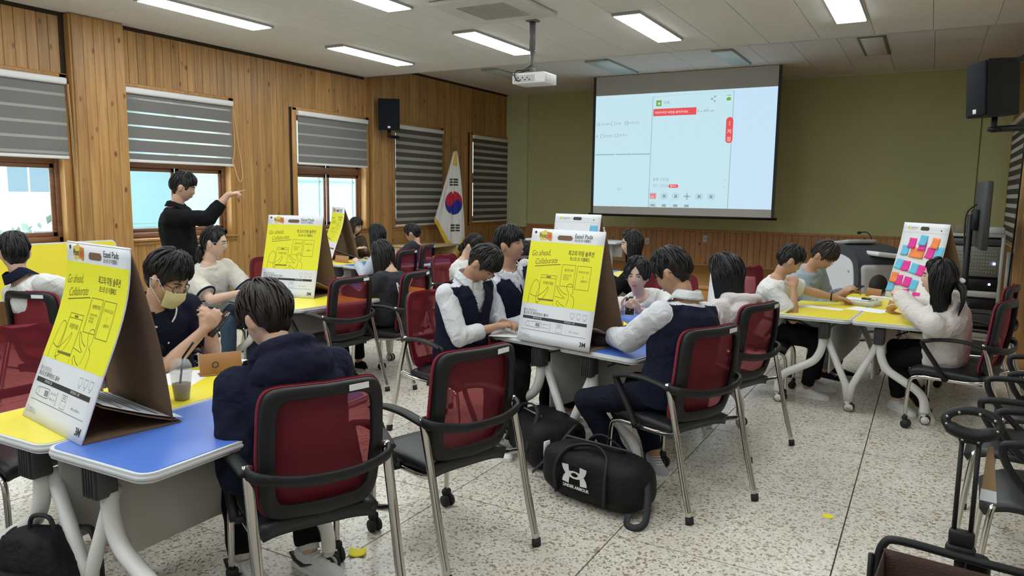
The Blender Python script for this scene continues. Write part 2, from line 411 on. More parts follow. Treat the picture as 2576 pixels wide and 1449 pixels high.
# windows in the left wall
def window(n, a, b, mull=True, transom=True, side=-1, x=XL, parent=None):
    # side -1: left wall (outside towards -x); +1: right wall
    xo = x + side * .15; m = MB(); w = b - a; yc = (a + b) / 2; zc = (WZ0 + WZ1) / 2
    for yy in (a + .035, b - .035): m.rbox((xo, yy, zc), (.09, .07, WZ1 - WZ0), .008, 1)
    for zz in (WZ0 + .035, WZ1 - .035): m.rbox((xo, yc, zz), (.09, w, .07), .008, 1)
    if transom: m.rbox((xo, yc, 1.965), (.085, w - .1, .11), .008, 1)
    o = struct('window_%d' % n, m, TRIM)
    for k in range(2):
        s = MB(); y0 = a + .07 + k * (w - .14) / 2; y1 = y0 + (w - .14) / 2; xx = xo + (.012 if k else -.014)
        for (z0, z1) in ((WZ0 + .07, 1.91), (2.02, WZ1 - .07)):
            t = .05
            for yy in (y0 + t / 2, y1 - t / 2): s.rbox((xx, yy, (z0 + z1) / 2), (.026, t, z1 - z0), .005, 1)
            for zz in (z0 + t / 2, z1 - t / 2): s.rbox((xx, (y0 + y1) / 2, zz), (.026, y1 - y0, t), .005, 1)
        so = s.build('sash', TRIM, o)
        for (z0, z1) in ((WZ0 + .07, 1.91), (2.02, WZ1 - .07)):
            p = MB(); p.box((xx, (y0 + y1) / 2, (z0 + z1) / 2), (.006, y1 - y0 - .08, z1 - z0 - .08)); p.build('pane', GLASS, so)
    for yy in (a + .011, b - .011):
        r = MB(); r.box((x + side * .055, yy, zc), (.15, .026, WZ1 - WZ0 + .0)); r.rbox((x - side * .008, yy + (.02 if yy > yc else -.02), zc), (.03, .09, WZ1 - WZ0 + .1), .006, 1); r.build('jamb', TRIMP, o)
    r = MB(); r.rbox((x + side * .045, yc, WZ0 - .014), (.19, w + .12, .03), .006, 1); r.rbox((x - side * .008, yc, WZ0 - .05), (.02, w + .1, .05), .005, 1); r.build('sill', TRIMP, o)
    r = MB(); r.box((x + side * .055, yc, WZ1 - .011), (.15, w, .026)); r.rbox((x - side * .008, yc, WZ1 + .03), (.03, w + .1, .05), .006, 1); r.build('head_jamb', TRIMP, o)
    return o
for i, (a, b) in enumerate(LW): window(i + 1, a, b)

def blind(a, b, zb, label, mode, cord=None, x=XL + .02, side=1):
    t = thing('roller_blind', (x, (a + b) / 2, 2.81), label, 'blind', 0, 'zebra roller blinds on the windows'); w = b - a
    m = MB(); m.rbox((side * .015, 0, 0), (.075, w, .075), .02, 3); m.build('cassette', WHITE, t)
    h = 2.81 - .035 - zb
    def strip(z1, z0, name, mt, dx=0):
        s = MB(); s.box((side * (.012 + dx), 0, (z0 + z1) / 2 - 2.81), (.0025, w - .03, z1 - z0)); s.build(name, mt, t)
    z = 2.775
    if mode == 'slit':
        first = True
        while z > zb + .03:
            bh = .045 if first else .138; first = False
            z1 = max(zb, z - bh); strip(z, z1, 'fabric_band', BLINDG); z = z1
            if z > zb + .03: strip(z, z - .022, 'sheer_strip', SHEER, -.001); z -= .022
    elif mode == 'closed':
        first = True
        while z > zb + .03:
            bh = .10 if first else .128; first = False
            z1 = max(zb, z - bh); strip(z, z1, 'fabric_band', BLINDG); z = z1
            if z > zb + .03: strip(z, z - .03, 'sheer_strip', SHEERD, .002); z -= .03
    else:
        while z > zb + .03:
            z1 = max(zb, z - .080); strip(z, z1, 'fabric_band', BLINDD); z = z1
            if z > zb + .03: strip(z, max(zb, z - .058), 'sheer_strip', SHEERD, .001); z -= .058
    m = MB(); m.rbox((side * .012, 0, zb - 2.81), (.022, w - .02, .034), .006, 2); m.build('bottom_rail', WHITE, t)
    if cord is not None:
        m = MB(); y1 = w / 2 + .005
        if cord == 'loop': m.tube(smooth_path([(side * .03, y1, -.03), (side * .04, y1 + .03, -.35), (side * .05, y1 + .09, -.80), (side * .05, y1 + .10, -1.0), (side * .05, y1 + .04, -1.04), (side * .04, y1 - .02, -.85), (side * .04, y1 - .05, -.78), (side * .03, y1 + .0, -.62), (side * .02, y1 + .005, -.3), (side * .02, y1, -.03)], 5), .006, 5)
        else: m.tube([(side * .03, y1, -.03), (side * .03, y1 + .04, -1.46)], .005, 5); m.tube([(side * .05, y1, -.03), (side * .04, y1 + .05, -1.46)], .005, 5)
        m.build('pull_cord', mat('cord_beige', (.62, .42, .20), .7), t)
        if cord == 'weight': m = MB(); m.rbox((side * .035, y1 + .045, -1.51), (.035, .035, .12), .012, 2); m.build('cord_weight', WHITE, t)
    return t
blind(3.10, 4.90, 1.98, 'grey zebra blind half lowered at the far left, above the window with a shrub outside', 'closed', 'weight')
blind(5.54, 7.15, 1.98, 'grey zebra blind with bright slits above the pointing man', 'slit', 'loop')
blind(8.34, 9.95, 2.06, 'grey zebra blind half lowered left of the wall loudspeaker', 'closed')
blind(10.70, 12.19, 1.04, 'fully lowered striped blind between wall loudspeaker and flag', 'zebra')
blind(13.29, 14.78, 1.04, 'fully lowered striped blind right of the flag, in the room corner', 'zebra')

# front wall, wainscot, stage
fw = MB(); fw.box(((XL + XR) / 2, YF + .06, 2), (XR - XL + .5, .12, 4.1)); wall_f = struct('wall_front', fw, GREENW)
m = MB(); m.box((XL + .265, YF - .04, 2.35), (.53, .08, 2.9)); m.box(((XL + XR) / 2, YF - .03, HF - .015), (XR - XL, .06, .03)); m.build('corner_pilaster', GRE2, wall_f)
m = MB(); m.box((.62, YF - .006, 2.3), (.012, .012, 2.6)); m.build('wall_joint', mat('green_dark', (.12, .12, .05), .8), wall_f)
fpm = plank_mesh(PW, m=PINE_LOW)
x = XL + .06
while x < XR - .03: inst(fpm, 'plank', wall_f, (x, YF - .0, STZ + .02), PI, (1, 1, .67)); x += PW + .003
m = MB(); m.rbox(((XL + XR) / 2, YF - .016, .955), (XR - XL, .034, .045), .008, 2); struct('trim_1', m, PINE_LOW)
st = MB(); st.box(((XL + XR) / 2, (STY + YF) / 2 + .03, STZ / 2), (XR - XL, YF - STY - .02, STZ - .004)); stage = struct('stage_platform', st, STAGE)
stage['kind'] = 'structure'
m = MB(); m.rbox(((XL + XR) / 2, STY + .015, STZ - .03), (XR - XL, .05, .06), .008, 1); m.build('nosing', STAGE, stage)
for k in range(11): m = MB(); m.box((XL + .45 + k * .87, STY + .028, .10), (.86, .02, .2)); m.build('riser_board', STAGE, stage)
for k in range(24): m = MB(); m.box(((XL + XR) / 2, STY + .10 + k * .142, STZ - .003), (XR - XL - .01, .139, .012)); m.build('deck_board', STAGE, stage)

# right wall
wr = MB(); 
for a, b, z0, z1 in ((YB, RW[0], 0, 4.05), (RW[1], YF + .2, 0, 4.05), (RW[0], RW[1], 0, WZ0), (RW[0], RW[1], WZ1, 4.05)): wr.box((XR + .11, (a + b) / 2, (z0 + z1) / 2), (.18, b - a, z1 - z0))
wall_r = struct('wall_right', wr, mat('right_wall_paint', (.60, .55, .46), .8))
y = 8.0
while y < YF:
    if RW[0] - .06 < y < RW[1] + .06: segs = ((.11, WZ0 - .06), (WZ1 + .05, (HN if y < YS else HF) - .04))
    else: segs = ((.11, (HN if y < YS else HF) - .04),)
    for z0, z1 in segs: inst(pmesh, 'plank', wall_r, (XR + .02, y, z0), PI / 2, (1, 1, z1 - z0))
    y += PW + .003
m = MB(); m.box((.925, 8.98, 1.775), (.27, .6, 3.55)); m.build('pilaster', PINE, wall_r)
for k in range(5): inst(plank_mesh(.119), 'plank', wall_r, (.79, 8.7 + .055 + k * .117, .14), PI / 2, (1, 1, HN - .17))
for k in range(2): inst(plank_mesh(.128), 'plank', wall_r, (.79 + .068 + k * .132, 8.68, .14), PI, (1, 1, HN - .17))
m = MB(); m.rbox((.925, 8.97, .07), (.31, .66, .14), .006, 1); m.rbox((XR - .012, 10.4, .055), (.024, 2.1, .11), .006, 1); struct('baseboard_right', m, PINE_LOW)
window(6, RW[0], RW[1], side=1, x=XR)
blind(12.1, 14.28, 1.0, 'striped blind on the right wall window next to the front corner', 'zebra', None, XR - .02, -1)
blind(9.76, 12.05, 1.0, 'striped blind on the right wall window beside the wood pilaster', 'zebra', None, XR - .02, -1)
# back wall (behind the camera)
m = MB(); m.box(((XL + XR) / 2, YB - .06, 2), (XR - XL + .5, .12, 4.1)); struct('wall_back', m, mat('back_wall_paint', (.62, .62, .60), .8))

# ------------------------------------------------------------------ outside
OUTW = mat('outside_white_wall', (.82, .83, .84), .8); OUTT = mat('outside_teal_wall', (.13, .22, .235), .8); OUTP = mat('outside_pale_wall', (.26, .33, .36), .8)
OUTG = mat('outside_glass', (.13, .17, .21), .3)
def out_building(name, loc, size, m, label, wins=(), seams=()):
    t = thing(name, loc, label, 'building'); b = MB(); b.box((-size[0] / 2, 0, size[2] / 2), size); b.build('wall', m, t)
    for (y, z, w, h) in wins:
        f = MB(); f.box((.03, y, z), (.08, w + .14, h + .14)); fo = f.build('window', OUTW, t)
        for k in (-1, 1): p = MB(); p.box((.06, y + k * w / 4, z), (.05, w / 2 - .06, h)); p.build('pane', OUTG, fo)
    for (y, z, w, h) in seams: s = MB(); s.box((.005, y, z), (.02, w, h)); s.build('seam', OUTT, t)
    return t
out_building('school_building', (-24, 13, -5), (6, 19, 13), OUTW, 'white building with window rows seen through the leftmost windows',
    [(-3.4 + k * 1.5, z, 1.25, 1.1) for k in range(4) for z in (4.75, 7.05)] + [(4.6 + k * 1.4, z, .5, .6) for k in range(3) for z in (4.6, 5.9, 7.2)])
out_building('teal_wing', (-14, 9.6, -5), (.8, 1.3, 13), OUTT, 'pale teal wall outside the window behind the pointing man', (), [(0, 5.9, 1.3, .06)])
out_building('annex_building', (-12, 15.5, -5), (5, 7.6, 13), OUTP, 'pale grey panelled building outside the window with two sashes', [(-.9, 6.3, .9, .5)], [(-3 + k * 1.1, 6.5, .03, 13) for k in range(6)] + [(0, 6.85, 7.6, .03)])
gr = MB(); gr.box((-29, 10, -5.05), (40, 60, .1)); struct('ground_outside', gr, mat('outside_ground', (.3, .32, .3), .9))
hb = MB(); r2 = random.Random(3)
for k in range(900):
    c = V((-19 + r2.uniform(-.5, .5), 8.6 + r2.uniform(-2.6, 2.4), -2.2 + r2.random() ** .8 * (2.5 + .7 * math.sin(k)))); q = Euler((r2.uniform(0, 6), r2.uniform(0, 6), 0)).to_matrix(); s = r2.uniform(.1, .2)
    hb.add([c + q @ V(p) * s for p in ((-1, 0, 0), (0, -.5, .1), (1, 0, 0), (0, .5, .1))], [(0, 1, 2, 3)], False)
o = hb.build('hedge', mat('outside_leaves', (.10, .15, .11), .7, rnd=.1)); tag(o, 'leafy green shrub outside the leftmost window', 'shrub', kind='stuff')

# ------------------------------------------------------------------ ceiling fittings
def ceiling_light(x, y, z, label, w=.31, d=1.52, on=True, group='ceiling panel lights'):
    t = thing('ceiling_light', (x, y, z), label, 'light', 0, group)
    m = MB(); m.rbox((0, 0, -.012), (w, d, .024), .004, 1); m.build('housing', GREYL if on else GREYM, t)
    m = MB(); m.rbox((0, 0, -.02), (w - .02, d - .04, .024), .006, 2); m.build('diffuser', LAMPM if on else mat('lamp_off', (.55, .66, .66), .4), t)
    for k in (-1, 1): m = MB(); m.rbox((0, k * (d / 2 + .008), -.014), (w, .03, .034), .006, 1); m.build('end_cap', GREYM, t)
    return t
lx = (-7.0, -4.98, -2.95, -.9); names = ('leftmost in the far row of four', 'left of the projector pole in the far row', 'right of the projector pole in the far row', 'rightmost of the far row, cut by the top edge')
for i, x in enumerate(lx): ceiling_light(x, 8.38 if i < 3 else 8.25, HN, 'bright ceiling panel light, ' + names[i])
n2 = ('long bright panel light at the top left, cut by the frame', 'bright panel light of which only the end shows at the top, above the window wall', 'ceiling panel light over or behind the camera, out of the frame', 'ceiling panel light over or behind the camera, out of the frame')
for i, x in enumerate(lx): ceiling_light(x, 5.66, HN, n2[i])
for yy in (2.95, .25, -2.4):
    for x in lx: ceiling_light(x, yy, HN, 'ceiling panel light over or behind the camera, out of the frame')
ceiling_light(-4.95, 12.25, HF, 'unlit narrow ceiling panel above the left half of the projection screen', .42, 1.4, False, 'unlit lamps above the screen')
ceiling_light(-2.92, 12.2, HF, 'unlit narrow ceiling panel above the right half of the projection screen', .32, 1.3, False, 'unlit lamps above the screen')
ceiling_light(-7.0, 12.2, HF, 'unlit ceiling panel by the window wall, behind the projector', .32, 1.3, False, 'unlit lamps above the screen')
t = thing('access_hatch', (-.89, 12.2, HF), 'square ceiling hatch with dark frame right of the screen', 'hatch')
m = MB(); m.rbox((0, 0, -.008), (.36, 1.45, .016), .003, 1); m.build('hatch_frame', GRILL, t); m = MB(); m.rbox((.0, 0, -.012), (.28, 1.4, .016), .003, 1); m.build('hatch_panel', CEIL, t)
t = thing('air_conditioner', (-4.08, 6.82, HN), 'white ceiling cassette air conditioner with grey grille near the projector', 'air conditioner')
m = MB(); m.rbox((0, 0, -.024), (.98, .98, .04), .012, 2); m.build('panel', mat('ac_white', (.60, .60, .58), .5), t)
g = MB(); g.box((0, 0, -.036), (.56, .6, .012)); go = g.build('grille', GRILL, t)
for k in range(22): s = MB(); s.box((-.27 + k * .0257, 0, -.044), (.008, .58, .012)); s.build('grille_bar', GREYL, go)
for k, (x, y, w, d) in enumerate(((0, .40, .6, .05), (0, -.40, .6, .05), (.40, 0, .05, .6), (-.40, 0, .05, .6))): s = MB(); s.rbox((x, y, -.034), (w, d, .008), .003, 1); s.build('air_vane', GRILL if k == 2 else GREYL, t)

# projector
t = thing('projector', (-3.93, 7.45, 2.90), 'white projector hanging from the ceiling on a grey pole', 'projector')
m = MB(); m.rbox((0, 0, 0), (.40, .30, .115), .012, 2); m.build('body', WHITE, t)
m = MB(); m.rbox((-.05, -.151, -.005), (.26, .006, .075), .004, 1); po = m.build('port_panel', GREYL, t)
for k in range(7): s = MB(); s.rbox((-.15 + k * .028, -.155, -.02 + .022 * (k % 2)), (.018, .006, .012), .002, 1); s.build('port', BLACKP, po)
for k in range(3): s = MB(); s.rbox((.2015, -.09 + k * .09, -.002), (.006, .075, .085), .004, 1); s.build('vent', GREYL, t)
m = MB(); m.lathe([(.04, 0), (.045, .01), (.045, .05), (.035, .06)], 16, M=Matrix.Translation((.1, .145, 0)) @ Matrix.Rotation(-PI / 2, 4, 'X')); m.build('lens', BLACKP, t)
m = MB(); m.tube([(-.06, .05, .06), (-.06, .05, .34)], .024, 10); m.tube([(-.06, .05, .33), (-.06, .05, .648)], .034, 10); m.rbox((-.06, .05, .075), (.16, .16, .02), .004, 1); m.rbox((-.06, .05, .11), (.07, .1, .06), .01, 1); m.rbox((-.06, .05, .64), (.12, .12, .02), .004, 1); m.build('ceiling_mount', mat('mount_grey', (.14, .14, .135), .5), t)
m = MB(); m.tube(smooth_path([(-.06, .02, .16), (-.1, -.06, .1), (-.15, -.14, .08), (-.16, -.17, .03), (-.13, -.165, -.025), (-.10, -.157, -.03)], 5), .006, 6); m.tube(smooth_path([(-.06, .02, .12), (-.14, -.08, .07), (-.19, -.155, .04), (-.16, -.156, .035)], 5), .006, 6); m.build('cable', BLACKP, t)

# projection screen with the projected page
SY = 13.2; SX0, SX1 = -5.66, -2.36; IZ0, IZ1 = 1.43, 3.475
t = thing('projection_screen', ((SX0 + SX1) / 2, SY, 1.29), 'large projection screen showing a pale blue web page', 'screen')
W = SX1 - SX0
m = MB(); m.box((0, 0, 1.265), (W, .006, 2.53)); m.build('fabric', mat('screen_fabric', (.52, .51, .48), .8), t)
for k in (-1, 1): m = MB(); m.box((k * (W / 2 + .012), -.002, 1.26), (.05, .008, 2.53)); m.build('black_border', INK, t)
m = MB(); m.tube([(-W / 2 - .08, 0, -.02), (W / 2 + .08, 0, -.02)], .022, 10); m.build('bottom_bar', BLACKP, t)
def em(name, c, s=1.0): return mat(name, (0, 0, 0), .8, emit=c, es=s)
SB = em('screen_light', (.55, .78, .86)); SB2 = em('screen_light_side', (.57, .76, .92)); SG = em('screen_grey', (.30, .38, .40)); SD = em('screen_dark', (.13, .15, .16)); SR = em('screen_red', (.78, .09, .10)); SGN = em('screen_green', (.16, .42, .06)); SW = em('screen_white', (.9, .85, .85)); SLN = em('screen_line', (.26, .42, .45))
IW = W - .03; IH = IZ1 - IZ0
P = Print(lambda u, v, off: V((-IW / 2 + u * IW, -.004 - off, IZ0 - 1.29 + v * IH)))
asp = IW / IH
P.rect(0, 0, 1, 1, SB, .0005); P.rect(.785, 0, 1, 1, SB2, .0012)
def scirc(u, v, r, m, w=None, n=20, off=.003):
    pts = [(u + r * math.cos(2 * PI * k / n), v + r * asp * math.sin(2 * PI * k / n)) for k in range(n)]
    if w: P.line(pts, w, m, True, off)
    else: P.poly(pts, m, off)
def stext(t_, size, u, v, m, off=.0035, bold=0):
    vs, fs = text2d(t_, 1, bold); P.put(([(x * size, y * size * asp, 0) for x, y, *_ in vs], fs), m, u, v, 0, off)
P.line([(.335, 0), (.34, .965), (.78, .985), (.775, 0)], .003, SLN, False, .002)
P.rect(.36, .885, .39, .935, SGN, .003); scirc(.376, .907, .007, SW); stext('목록..', .02, .40, .90, SG)
P.rect(.345, .80, .585, .862, SR, .003); stext('저장하려면 버튼을 클릭하세요.', .0150, .352, .82, SW, .0045); stext('0 x 400 px', .021, .59, .818, SG)
for a, b in (((.665, .925), (.682, .945)), ((.665, .925), (.682, .905))): P.line([a, b], .003, SG, off=.003)
for c in ((.665, .925), (.682, .945), (.682, .905)): scirc(c[0], c[1], .005, SG)
P.poly([(.742, .925), (.754, .935), (.767, .925), (.764, .905), (.745, .905)], SGN, .003); P.rect(.744, .945, .766, .95, SGN, .003)
pts = [(x + .765, y) for x, y in [(u_ * 1, v_) for u_, v_ in [(a[0], .66 + a[1] * asp) for a in rrect(.037, .135, .018, 6)]]]; P.poly(pts, SR, .003)
for k, ch in enumerate('|저장'): stext(ch if k else 'ㅣ', .026, .753, .70 - .065 * k, SW, .0045)
stext('블록 스타일', .019, .355, .235, SG); stext('코드 스타일', .019, .355, .18, SG); P.poly([(x + .475, .188 + y * asp) for x, y in rrect(.055, .019, .009, 5)], SR, .003); stext('플러스', .014, .456, .18, SW, .0045)
for v in (.235, .185): P.line([(.745, v + (.008 if v > .2 else -.004)), (.752, v), (.76, v + (.008 if v > .2 else -.004))], .002, SG, off=.003)
stext('와이파이', .0165, .033, .735, SG); scirc(.018, .745, .008, SG, .003); P.line([(.10, .73), (.12, .73), (.12, .765), (.10, .765)], .003, SG, True, .003); stext('우편', .0165, .127, .735, SG); scirc(.19, .748, .011, SG, .003); stext('ⓑ', .016, .1835, .741, SG); stext('비트코인', .0165, .206, .74, SG)
stext('글', .0165, .005, .628, SG); scirc(.045, .637, .011, SG, .003); stext('왓츠앱', .0165, .061, .628, SG); scirc(.131, .64, .01, SG, .003); stext('앱 보기', .0165, .146, .632, SG)
for a, b in ((.005, .125), (.132, .225), (.23, .333)): P.rect(a, .467, b, .475, SLN, .003)
stext('광고', .016, .145, .15, SLN)
for k, u in enumerate((.36, .425, .49, .553, .62, .685)):
    if k == 0: P.rect(u - .018, .075, u + .018, .125, em('screen_pink', (.75, .25, .28)), .003); stext('PDF', .011, u - .012, .085, SW, .0045)
    elif k == 3:
        scirc(u, .1, .008, SG)
        for a in range(4): P.poly([(u + .02 * math.cos(a * PI / 2), .1 + .02 * asp * math.sin(a * PI / 2)), (u + .012 * math.cos(a * PI / 2 + .5), .1 + .012 * asp * math.sin(a * PI / 2 + .5)), (u + .012 * math.cos(a * PI / 2 - .5), .1 + .012 * asp * math.sin(a * PI / 2 - .5))], SG, .003)
    else: scirc(u, .1, .018, SG, .002); P.rect(u - .009, .085, u + .009, .115, SG, .0035)
for k, u in enumerate((.36, .425, .49, .553)): scirc(u, .02, .017, SG, .002) if k == 0 else None; P.rect(u - .012, .006, u + .012, .028, SG, .0035)
P.build({'screen_light': 'projected_image', 'screen_light_side': 'projected_image'}, t)

# ------------------------------------------------------------------ loudspeakers
SPK = mat('speaker_grille', (.009, .011, .016), .8, spec=.2, bump=.4, bscale=700); SPKB = mat('speaker_box', (.008, .009, .011), .6, spec=.3, bump=.2, bscale=300)
def speaker(loc, rz, label, w, d, h, tilt, bracket):
    t = thing('wall_speaker', loc, label, 'speaker', rz, 'wall loudspeakers')
    M = Matrix.Rotation(tilt, 4, 'X')
    b = MB(); b.prism([(-w / 2, -d / 2), (w / 2, -d / 2), (w / 2, -d * .1), (w * .33, d / 2), (-w * .33, d / 2), (-w / 2, -d * .1)], -h / 2, h / 2, M); b.build('cabinet', SPKB, t)
    g = MB(); g.rbox((0, -d / 2 - .008, 0), (w - .015, .022, h - .015), .01, 2, M); g.build('grille', SPK, t)
    l = MB(); l.rbox((-.0, -d / 2 - .021, -h * .40), (.045, .004, .035), .003, 1, M); l.build('badge', WHITE, t)
    k = MB()
    for p in bracket[:3]: k.tube(p[0], p[1], 10)
    k.build('wall_bracket', BLACKP, t)
    for p in bracket[3:]: MB().tube(p[0], p[1], 10).build('upper_arm', BLACKP, t)
    return t
speaker((-8.16, 10.19, 2.95), rad(38), 'black loudspeaker on the wood wall above the seated far group', .36, .30, .52, rad(5), [([(0, .02, -.24), (0, .02, -.38)], .03), ([(0, .02, -.34), (0, .14, -.36), (.16, .26, -.36)], .028)])
speaker((.365, 7.1, 2.52), rad(-62), 'black loudspeaker on a bracket arm at the upper right edge', .27, .27, .43, rad(4), [([(0, .02, -.22), (0, .02, -.34)], .022), ([(0, .02, -.30), (0.0, .02, -.33)], .045), ([(0, .02, -.315), (.20, .42, -.30)], .025), ([(.0, .02, .1), (.08, .1, .2), (.16, .4, .38)], .022)])

# ------------------------------------------------------------------ flag on its stand
FX, FY = -8.0, 11.72
t = thing('flag_on_stand', (FX, FY, STZ), 'national flag with red and blue circle and gold fringe on a pole stand', 'flag')
m = MB(); m.lathe([(0, 0), (.15, .005), (.145, .03), (.10, .07), (.05, .10), (.03, .16), (.015, .2)], 20); m.build('base', CHROME, t)
m = MB(); m.tube([(0, 0, .15), (.13, .09, 2.30)], .012, 8); m.tube([(.13, .09, 2.29), (.131, .09, 2.32)], .018, 8); m.build('pole', mat('brass', (.5, .33, .12), .35, .8), t)
m = MB(); m.tube([(.133 + .03 * math.cos(2 * PI * k / 12), .09, 2.352 + .03 * math.sin(2 * PI * k / 12)) for k in range(12)], .006, 6, True); m.build('finial', mat('brass', (.5, .33, .12), .35, .8), t)
# draped cloth: hangs in a narrow kite; u across, v down
fa = rad(35); FD = V((math.cos(fa), math.sin(fa), 0)); FN = V((math.sin(fa), -math.cos(fa), 0))
FOUT = [(-.03, .03, 2.08), (-.14, .085, 1.75), (-.23, .13, 1.42), (-.31, .175, 1.15), (-.36, .2, .97)]
def edge_l(v): # left silhouette: (offset, z)
    k = [(0, -.035, 2.10), (.2, -.12, 1.78), (.45, -.22, 1.45), (.75, -.33, 1.05), (1, -.40, .82)]
    for a, b in zip(k, k[1:]):
        if v <= b[0]: s = (v - a[0]) / (b[0] - a[0]); return a[1] + (b[1] - a[1]) * s, a[2] + (b[2] - a[2]) * s
    return k[-1][1:]
def edge_r(v):
    k = [(0, .035, 2.10), (.2, .09, 1.75), (.45, .13, 1.35), (.75, .17, .85), (1, .185, .42)]
    for a, b in zip(k, k[1:]):
        if v <= b[0]: s = (v - a[0]) / (b[0] - a[0]); return a[1] + (b[1] - a[1]) * s, a[2] + (b[2] - a[2]) * s
    return k[-1][1:]
def mid_z(v): return 2.12 - v * 2.02
def flagP(u, v, off=0):
    l, lz = edge_l(v); r, rz_ = edge_r(v)
    # quadratic through left, middle, right so that the lower edge forms a V
    x = l + (r - l) * u; um = .68
    zm = mid_z(v) * 1.0
    z = lz * ((u - um) * (u - 1)) / ((0 - um) * (0 - 1)) + zm * (u * (u - 1)) / (um * (um - 1)) + rz_ * (u * (u - um)) / (1 * (1 - um)) if False else (lz + (zm - lz) * (u / um) if u < um else zm + (rz_ - zm) * ((u - um) / (1 - um)))
    fold = (.022 * math.sin(u * 15 + v * 1.5) + .012 * math.sin(u * 31)) * min(1, v * 1.6 + .15)
    return FD * (x + .145) + FN * (.035 + fold + off) + V((0, 0, z + .04))
FW_ = mat('flag_white', (.62, .61, .58), .8); FG = mat('flag_gold', (.62, .42, .03), .7, bump=.5, bscale=120); FR = mat('flag_red', (.42, .012, .035), .8); FB = mat('flag_blue', (.008, .018, .24), .8)
m = MB(); m.sheet(lambda u, v: flagP(u, v * .94), .004, 28, 30); m.build('cloth', FW_, t)
m = MB(); m.sheet(lambda u, v: flagP(u, .93 + v * .11), .008, 40, 4); m.build('fringe', FG, t)
m = MB(); m.sheet(lambda u, v: flagP(.30 + .45 * u, .01 + v * .13, .006), .003, 6, 6); m.build('tassel_ribbon', FG, t)
# printed marks follow the cloth: find (u, v) for a wanted (x, z)
def fl_at(x, z, off):
    v = .5; u = .5
    for _ in range(14):
        l, lz = edge_l(v); r, rz_ = edge_r(v); u = (x - l) / (r - l); p = flagP(min(max(u, 0), 1), v)
        v += (p.z - z) / 1.9; v = min(max(v, 0.0), 1)
    return flagP(min(max(u, .0), 1), v, off)
P = Print(lambda x, z, off: fl_at(x, z, off + .008))
cx, cz, cr = -.03, 1.19, .20
def disc(fn, n=14):
    for i in range(n):
        for j in range(n):
            a0, a1, r0, r1 = 2 * PI * i / n, 2 * PI * (i + 1) / n, cr * j / n, cr * (j + 1) / n
            a0 += .0; q = [(r0, a0), (r1, a0), (r1, a1), (r0, a1)]
            am, rm = (a0 + a1) / 2, (r0 + r1) / 2; px, pz = rm * math.cos(am + .5), rm * math.sin(am + .5)
            red = pz > 0
            if px * px + pz * pz <= cr * cr:
                if (px + cr / 2) ** 2 + pz ** 2 < cr * cr / 4: red = True
                if (px - cr / 2) ** 2 + pz ** 2 < cr * cr / 4: red = False
            P.poly([(cx + r * math.cos(a) * .82, cz + r * math.sin(a) * 1.1) for r, a in q if True], FR if red else FB, .002)
disc(None, 28)
for (bx, bz, brk) in ((-.028, 1.58, 0), (.0, .72, 1)):
    for k in range(3):
        zz = bz + .05 - k * .05
        for (a, b) in (((-.08, .08),) if not brk else ((-.085, -.008), (.008, .085))): P.rect(bx + a, zz - .016, bx + b, zz + .016, INK, .002, 6, 1)
P.build({'flag_red': 'red_mark', 'flag_blue': 'blue_mark', 'ink': 'black_bars'}, t)

# ------------------------------------------------------------------ front furniture
PODW = mat('podium_white', (.66, .68, .70), .35); PODG = mat('podium_grey', (.40, .385, .37), .5); PODD = mat('podium_dark', (.05, .056, .065), .4)
t = thing('lectern', (-.66, 9.75, 0), 'white and dark grey electronic lectern with round speaker hole and microphone', 'lectern', rad(-50))
side = [(-.36, 0), (.30, 0), (.34, .30), (.33, .80), (.26, 1.0), (.10, 1.08), (-.30, 1.10), (-.40, 1.0), (-.40, .5)]
def spr(poly, y0, y1, m, name, sc=1.0):
    cx_ = sum(p[0] for p in poly) / len(poly); cz_ = sum(p[1] for p in poly) / len(poly)
    q = smooth_path([((x - cx_) * sc + cx_, (z - cz_) * sc + cz_, 0) for x, z in poly + poly[:1]], 4)[:-1]
    b = MB(); b.prism([(p.x, p.y) for p in q], y0, y1, Matrix.Rotation(PI / 2, 4, 'X')); return b.build(name, m, t)
spr(side, -.30, .30, PODD, 'shell'); spr([(-.33, .06), (.24, .06), (.27, .35), (.25, .78), (.14, .95), (-.26, 1.0), (-.33, .9)], .295, .312, PODW, 'side_panel')
b = MB(); b.rbox((.15, .01, .45), (.42, .57, .88), .06, 4, Matrix.Rotation(rad(0), 4, 'Z')); b.build('front_body', PODG, t)
b = MB(); b.tube([(.355, -.06, .66), (.368, -.06, .66)], [.118, .118], 28); b.build('speaker_hole', INK, t)
b = MB(); b.rbox((.22, .06, 1.0), (.42, .62, .055), .026, 4, Matrix.Translation((0, 0, 0)) @ Matrix.Rotation(rad(-6), 4, 'X')); b.build('side_shelf', PODW, t)
b = MB(); b.rbox((-.04, -.04, 1.125), (.40, .40, .05), .02, 3, Matrix.Rotation(rad(-8), 4, 'Y')); b.build('control_top', GREYM, t)
b = MB(); b.tube(smooth_path([(-.05, .12, 1.14), (-.05, .10, 1.20), (-.02, .02, 1.245), (.06, -.12, 1.245)], 6), .006, 6); b.ell((.07, -.14, 1.243), (.018, .03, .018)); b.build('microphone', BLACKP, t)
b = MB(); b.tube([(.17, -.310, .80), (.17, -.318, .80)], .014, 12); b.build('lock', GREYM, t)

